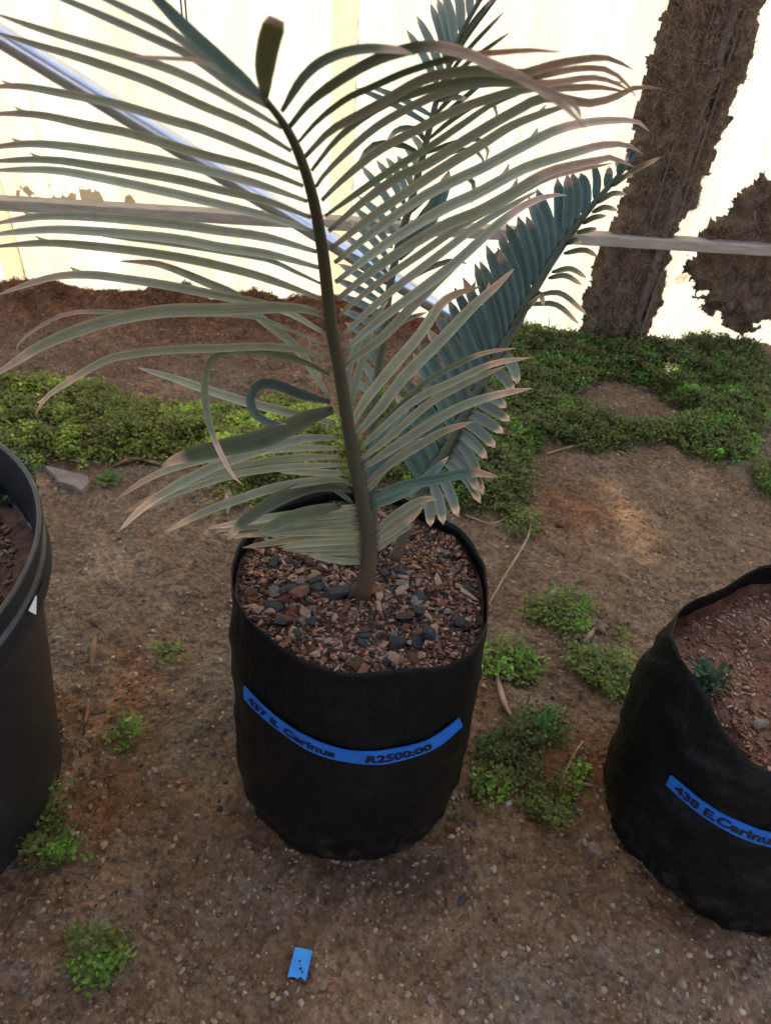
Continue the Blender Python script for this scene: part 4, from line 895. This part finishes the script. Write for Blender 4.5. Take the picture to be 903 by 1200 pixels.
R2 = [((588, 411), (600, 428), (606, 450)), ((576, 431), (590, 442), (601, 459)), ((562, 455), (578, 465), (593, 478)), ((557, 470), (577, 480), (597, 494)), ((547, 482), (570, 494), (590, 508)), ((542, 492), (563, 507), (580, 525)),
      ((535, 504), (553, 518), (571, 537)), ((533, 515), (550, 534), (562, 559)), ((517, 538), (545, 558), (563, 590)), ((530, 520), (552, 545), (566, 580)), ((511, 549), (525, 573), (537, 606)), ((505, 562), (514, 586), (519, 615)), ((500, 575), (503, 595), (504, 617)), ((524, 526), (545, 548), (561, 577))]
for p in R2: leaflet(f2, p, 13, -.05, .2, np.array([.145, .175, .135]) * LR.uniform(.85, 1.1), TAN * 1.2, tilt=LR.uniform(-.3, .3))
for p in [((618, 357), (651, 357), (678, 380)), ((628, 346), (657, 344), (687, 369)), ((642, 326), (662, 323), (681, 334)), ((646, 319), (668, 315), (687, 326)), ((660, 297), (684, 293), (700, 301)), ((664, 286), (673, 281), (680, 287)),
          ((675, 273), (687, 270), (699, 268)), ((682, 262), (695, 255), (710, 253)), ((693, 249), (708, 243), (723, 247)), ((699, 238), (717, 227), (734, 228)), ((717, 218), (733, 206), (742, 207)), ((717, 217), (742, 200), (774, 184)), ((625, 352), (632, 344), (637, 358)), ((603, 384), (614, 365), (633, 345))]:
    leaflet(f2, p, 6.5, -.09, .25, GREY * .6, TAN, tilt=.2)

f3 = Frond([(438, 655, 1.0), (437, 560, .99), (438, 480, .975), (444, 426, .97), (451, 389, .96), (456, 340, .95), (468, 282, .94), (480, 242, .93), (493, 191, .92), (503, 151, .91), (512, 115, .905), (523, 86, .90), (537, 45, .89), (562, 0, .88), (580, -28, .87)],
           [10, 10, 9, 9, 8, 6, 5], 'rear frond standing upright behind the front one', (.050, .060, .030), (.060, .068, .040))
L3 = [((514, 103), (476, 35), 8), ((519, 90), (488, 19), 9), ((525, 78), (504, 4), 9), ((529, 65), (512, -2), 10), ((533, 54), (519, -12), 10), ((540, 38), (533, -25), 10), ((550, 20), (545, -28), 9), ((560, 4), (556, -35), 8),
      ((503, 146), (417, 103), 6), ((506, 136), (431, 100), 6), ((482, 218), (465, 183), 8), ((478, 229), (452, 185), 8), ((474, 240), (441, 188), 8), ((468, 258), (422, 193), 8), ((464, 276), (420, 230), 8), ((459, 290), (414, 243), 8), ((456, 305), (409, 257), 8),
      ((453, 320), (402, 275), 8), ((452, 332), (400, 293), 8), ((451, 345), (396, 309), 8), ((450, 358), (392, 327), 8), ((450, 372), (394, 345), 8), ((449, 390), (398, 362), 8), ((446, 408), (404, 378), 8), ((444, 425), (408, 398), 8), ((490, 200), (474, 172), 7), ((495, 180), (482, 160), 7), ((440, 450), (418, 420), 8), ((438, 470), (415, 445), 8)]
for a, b, w_ in L3:
    a, b = np.array(a, float), np.array(b, float); leaflet(f3, [a, (a + b) / 2 + np.array([2, -2]), b], w_ * 1.15, .05, .12, TEAL * 1.05, PINK, tilt=LR.uniform(-.25, .25))
for p, w_, c in [([(519, 90), (545, 45), (575, 5), (590, -12)], 6, DARK), ([(525, 88), (551, 55), (590, 14)], 5, DARK), ([(521, 97), (555, 68), (597, 38)], 5, DARK), ([(530, 62), (555, 25), (580, -5)], 6, DARK), ([(508, 136), (535, 108), (570, 80)], 6, DARK), ([(504, 150), (535, 122), (578, 86)], 6, DARK),
                 ([(501, 164), (530, 140), (562, 120), (578, 122), (582, 136), (575, 146)], 6, DARK), ([(498, 180), (530, 168), (560, 163), (571, 174), (569, 190)], 6, DARK * 1.1), ([(495, 195), (530, 178), (556, 176), (566, 188), (568, 196)], 5, DARK), ([(500, 168), (487, 152), (466, 152), (452, 167)], 7, DARK * 1.3),
                 ([(495, 182), (470, 170), (440, 169), (424, 184), (421, 200)], 7, DARK * 1.3), ([(511, 118), (530, 114), (548, 116)], 7, DARK * 1.2), ([(466, 303), (480, 285), (499, 262), (519, 222), (526, 200)], 20, TEAL * .8), ([(470, 285), (500, 245), (530, 215), (560, 197)], 7, GREY * .5),
                 ([(480, 250), (510, 222), (545, 205), (556, 222), (552, 240)], 7, DARK * 1.4), ([(456, 345), (490, 320), (530, 305), (548, 310)], 7, GREY * .6), ([(448, 395), (475, 375), (500, 366)], 6, GREY * .6)]:
    leaflet(f3, p, w_, -.04, .15, c, PINK, tilt=LR.uniform(-.2, .3))

# ------------------------------------------------------------------ weeds and ground cover
def sprigs(P, r, pal, hmax, leaf=(.006, .012), nl=6, spread=1.0):
    """P: (n,3) foot points -> many small leaves"""
    n = len(P); N_ = n * nl; base = np.repeat(P, nl, 0); a = r.uniform(0, 6.283, N_); h = r.uniform(.1, 1, N_) * np.repeat(hmax, nl); out = r.uniform(0, .008, N_) * spread
    L = r.uniform(*leaf, N_); wd = L * r.uniform(.28, .42, N_); el = r.normal(.35, .45, N_)
    o = base + np.c_[np.cos(a) * out, np.sin(a) * out, h]; D = np.c_[np.cos(a) * np.cos(el), np.sin(a) * np.cos(el), np.sin(el)]
    S = nrm(np.c_[-np.sin(a), np.cos(a), r.normal(0, .35, N_)]); V = np.stack([o, o + D * (L * .55)[:, None] + S * wd[:, None], o + D * L[:, None], o + D * (L * .55)[:, None] - S * wd[:, None]], 1).reshape(-1, 3)
    c = np.array(pal)[r.integers(0, len(pal), n)]; c = np.repeat(c, nl, 0) * r.uniform(.5, 1.45, (N_, 1)); return V, np.repeat(c, 4, 0)
def cover(name, poly, dens, pal, r, hm, hole=None, leaf=(.006, .012), jit=.012, thr=.40, extra=None, nl=6):
    A = np.array(poly); lo, hi = A.min(0) - .03, A.max(0) + .03; n = int(dens * np.prod(hi - lo)); x = r.uniform(lo[0], hi[0], n); y = r.uniform(lo[1], hi[1], n)
    xx, yy = x + r.normal(0, jit, n), y + r.normal(0, jit, n); k = inside(xx, yy, poly)
    if hole is not None: k &= ~inside(xx, yy, hole)
    k &= fbm(x * 16 + 7, y * 16, 3) + r.uniform(-.10, .10, n) > thr - .12 * np.clip(edge_dist(x, y, poly) / .06, 0, 1)
    d = (x - W0[0]) * WN[0] + (y - W0[1]) * WN[1]; k &= d > .012
    x, y = x[k], y[k]; lump = fbm(x * 28 + 2, y * 28, 3)
    V, c = sprigs(np.c_[x, y, ground_h(x, y) - .002], r, pal, hm * np.clip(-.25 + 2.6 * lump, .15, 2), leaf, nl)
    tone = fbm(V[:, 0] * 7 + 50, V[:, 1] * 7, 3)[:, None]; dry = np.clip((fbm(V[:, 0] * 20 + 90, V[:, 1] * 20, 3)[:, None] - .62) * 6, 0, .55)
    c = c * (.70 + 1.0 * tone); c = c * (1 - dry) + dry * np.array([.15, .105, .05])
    return mesh_np(name, V, np.arange(len(V)).reshape(-1, 4), M['weed'], col=c)
G_R = [(.095, .195, .026), (.125, .235, .034), (.065, .145, .022), (.165, .245, .045), (.050, .110, .022), (.140, .165, .045)]
G_L = [(.280, .350, .045), (.220, .310, .040), (.350, .390, .070), (.130, .210, .034), (.280, .290, .080)]
r = np.random.default_rng(33)
stuff(tag(obj('ground_cover', cover('ground_cover', PR, 34000, G_R, r, .015, PH, thr=.40)), 'low deep green weed mat along the foot of the wall and dark strip', 'weeds'))
stuff(tag(obj('ground_cover', cover('ground_cover', PL, 32000, G_L, r, .014, thr=.40)), 'low yellow green weed mat spreading behind the black pot', 'weeds'))
def clump(px, pal, hm, label, dens=42000, leaf=(.003, .006), thr=.40, name='weed_clump'):
    P = gpoly(px); me = cover(name, P, dens * .55, pal, r, hm, None, (.005, .0105), .008, thr)
    o = obj(name, me); return tag(o, label, 'weed', 'weed clumps on the bare earth')
G_C = [(.095, .200, .026), (.130, .250, .036), (.070, .150, .022), (.165, .240, .042)]
G_D = [(.042, .115, .024), (.062, .150, .030), (.034, .085, .020)]
clump([(93, 1112), (118, 1100), (145, 1112), (152, 1135), (138, 1156), (105, 1158), (90, 1140)], G_C, .026, 'round bright green weed clump on the foreground earth', 70000, thr=.30)
clump([(34, 975), (58, 950), (72, 930), (78, 955), (72, 990), (98, 1000), (90, 1015), (60, 1022), (35, 1010)], G_C, .026, 'green weed growing against the foot of the black plastic pot', 60000, thr=.33)
clump([(137, 862), (148, 852), (160, 858), (160, 876), (148, 884), (137, 876)], G_C, .014, 'tiny green weed on the crumbly earth beside the black pot', 60000, thr=.32)
clump([(183, 770), (200, 760), (212, 768), (205, 780), (188, 782)], G_C, .008, 'sparse tiny weed in a crack left of the middle bag', 36000, thr=.42)
clump([(612, 715), (640, 705), (660, 700), (690, 720), (685, 745), (665, 760), (640, 745), (618, 735)], G_C, .014, 'loose green weed patch uppermost between the two bags', 40000, thr=.36)
clump([(660, 760), (690, 770), (720, 780), (738, 795), (730, 820), (705, 828), (685, 808), (662, 790)], G_C, .017, 'green weed patch next to the slumped bag shoulder', 46000, thr=.36)
clump([(560, 765), (585, 757), (610, 770), (630, 790), (622, 812), (595, 808), (565, 800)], G_C, .014, 'green weed patch touching the right side of the middle bag', 42000, thr=.36)
clump([(600, 855), (640, 845), (665, 860), (660, 880), (625, 885), (622, 915), (605, 932), (590, 905), (565, 905), (552, 890), (575, 875)], G_D, .022, 'dark green weed clump on the earth between the bags', 52000, thr=.34)
clump([(550, 905), (575, 912), (598, 925), (590, 942), (565, 945), (550, 930)], G_C, .016, 'bright weed tuft below the dark clump beside the middle bag', 46000, thr=.36)
clump([(605, 945), (640, 930), (668, 915), (690, 880), (680, 910), (665, 940), (660, 965), (645, 985), (632, 985), (640, 960), (612, 958)], G_C, .016, 'straggling weed runner reaching down from the dark clump', 46000, thr=.36)
clump([(715, 740), (728, 744), (733, 755), (720, 758)], G_C, .010, 'tiny weed tuft near the slumped bag top', 40000, thr=.34)
clump([(876, 556), (903, 550), (930, 560), (925, 590), (903, 600), (880, 575)], G_C, .020, 'green weed tuft behind the slumped bag', 46000, thr=.34)
clump([(532, 955), (540, 950), (545, 960), (538, 970)], G_D, .010, 'tiny dark weed at the foot of the middle bag', 60000, thr=.30)
clump([(585, 600), (612, 598), (628, 612), (622, 640), (600, 640)], G_C, .014, 'small weed at the root of the long straw', 30000, thr=.40)
# seedlings in the pots
def seedling(name, P, n, hm, pal, label, spread, leaf):
    a = r.uniform(0, 6.28, n); q = np.sqrt(r.uniform(0, 1, n)) * spread; X_ = np.c_[P[0] + np.cos(a) * q, P[1] + np.sin(a) * q, np.full(n, P[2])]
    V, c = sprigs(X_, r, pal, np.full(n, hm), leaf, 6); o = obj(name, mesh_np(name, V, np.arange(len(V)).reshape(-1, 4), M['weed'], col=c)); tag(o, label, 'seedling', 'seedlings inside the pots')
p = at_z(823, 806, .31); seedling('seedling', (p[0], p[1], bagR.soil_z(p[0], p[1])), 42, .045, [(.03, .075, .035), (.045, .095, .045)], 'small dark green seedling at the wall of the slumped bag', .018, (.006, .011))
p = at_z(12, 568, .42); seedling('seedling', (p[0], p[1], pt.soil_z(p[0], p[1])), 60, .03, [(.05, .10, .04), (.08, .13, .05)], 'small green seedling inside the big black nursery pot', .045, (.006, .012))
# weed rosette by the flat stone
def blade(P0, dirv, L, wd, lift, droop, k=6):
    u = np.linspace(0, 1, k); P = P0 + np.outer(u * L, dirv) + np.outer(lift * np.sin(u * math.pi * .6) * L - droop * u ** 2 * L, [0, 0, 1]); S = nrm(np.cross(dirv, [0, 0, 1]))
    pr = np.sin(np.clip(.12 + .86 * u, 0, .985) * math.pi) ** .7 * wd; V = np.stack([P - S * pr[:, None], P - np.array([0, 0, .12 * wd]), P + S * pr[:, None]], 1).reshape(-1, 3)
    F = [(3 * i + j, 3 * i + j + 1, 3 * i + 4 + j, 3 * i + 3 + j) for i in range(k - 1) for j in (0, 1)]; return V, F
def blade_obj(name, P0, n, L, wd, lift, droop, col, parent, pname, elev=0.0):
    for i in range(n):
        a = 2 * math.pi * (i + r.uniform(-.3, .3)) / n; e = elev * r.uniform(.6, 1.2); d = np.array([math.cos(a) * math.cos(e), math.sin(a) * math.cos(e), math.sin(e)])
        V, F = blade(np.array(P0), d, L * r.uniform(.7, 1.2), wd * r.uniform(.8, 1.15), lift, droop * r.uniform(.6, 1.3)); me = mesh_np(pname, V, F, M['weed'], col=np.tile(np.array(col) * r.uniform(.8, 1.2), (len(V), 1)), smooth=True); part(pname, me, parent)
p = on_ground(128, 567); t_ = empty('weed_rosette', tuple(p)); tag(t_, 'flat rosette weed with pale green leaves beside the tan stone', 'weed'); blade_obj('r', p + [0, 0, .006], 9, .035, .0065, .25, .2, (.11, .19, .045), t_, 'leaf', .35); blade_obj('r', p + [0, 0, .008], 5, .022, .005, .3, .1, (.14, .22, .06), t_, 'leaf', .8)
for x, y, nb, L, lab in [(150, 505, 9, .085, 'grass tuft with long arching blades in the yellow green weeds'), (95, 470, 7, .075, 'grass tuft at the upper edge of the yellow green weeds'), (20, 500, 9, .08, 'grass tuft above the rim of the black plastic pot'), (180, 500, 6, .07, 'thin grass tuft in the middle of the yellow green weeds'),
                         (640, 402, 8, .10, 'grass tuft at the wall foot right of the teal frond'), (610, 400, 7, .09, 'short grass tuft beneath the teal frond'), (830, 408, 6, .06, 'grass tuft at the wall foot near the ragged patch'), (665, 470, 4, .06, 'lone grass blades beside the bare hole in the weeds'), (60, 520, 8, .07, 'grass tuft behind the flat tan stone'), (240, 500, 6, .06, 'grass tuft behind the curled leaflet')]:
    p = on_ground(x, y); t_ = empty('grass_tuft', tuple(p)); tag(t_, lab, 'grass', 'grass tufts in the weeds'); blade_obj('g', p, nb, L, .0022, .1, .35, (.11, .16, .035), t_, 'blade', .95)
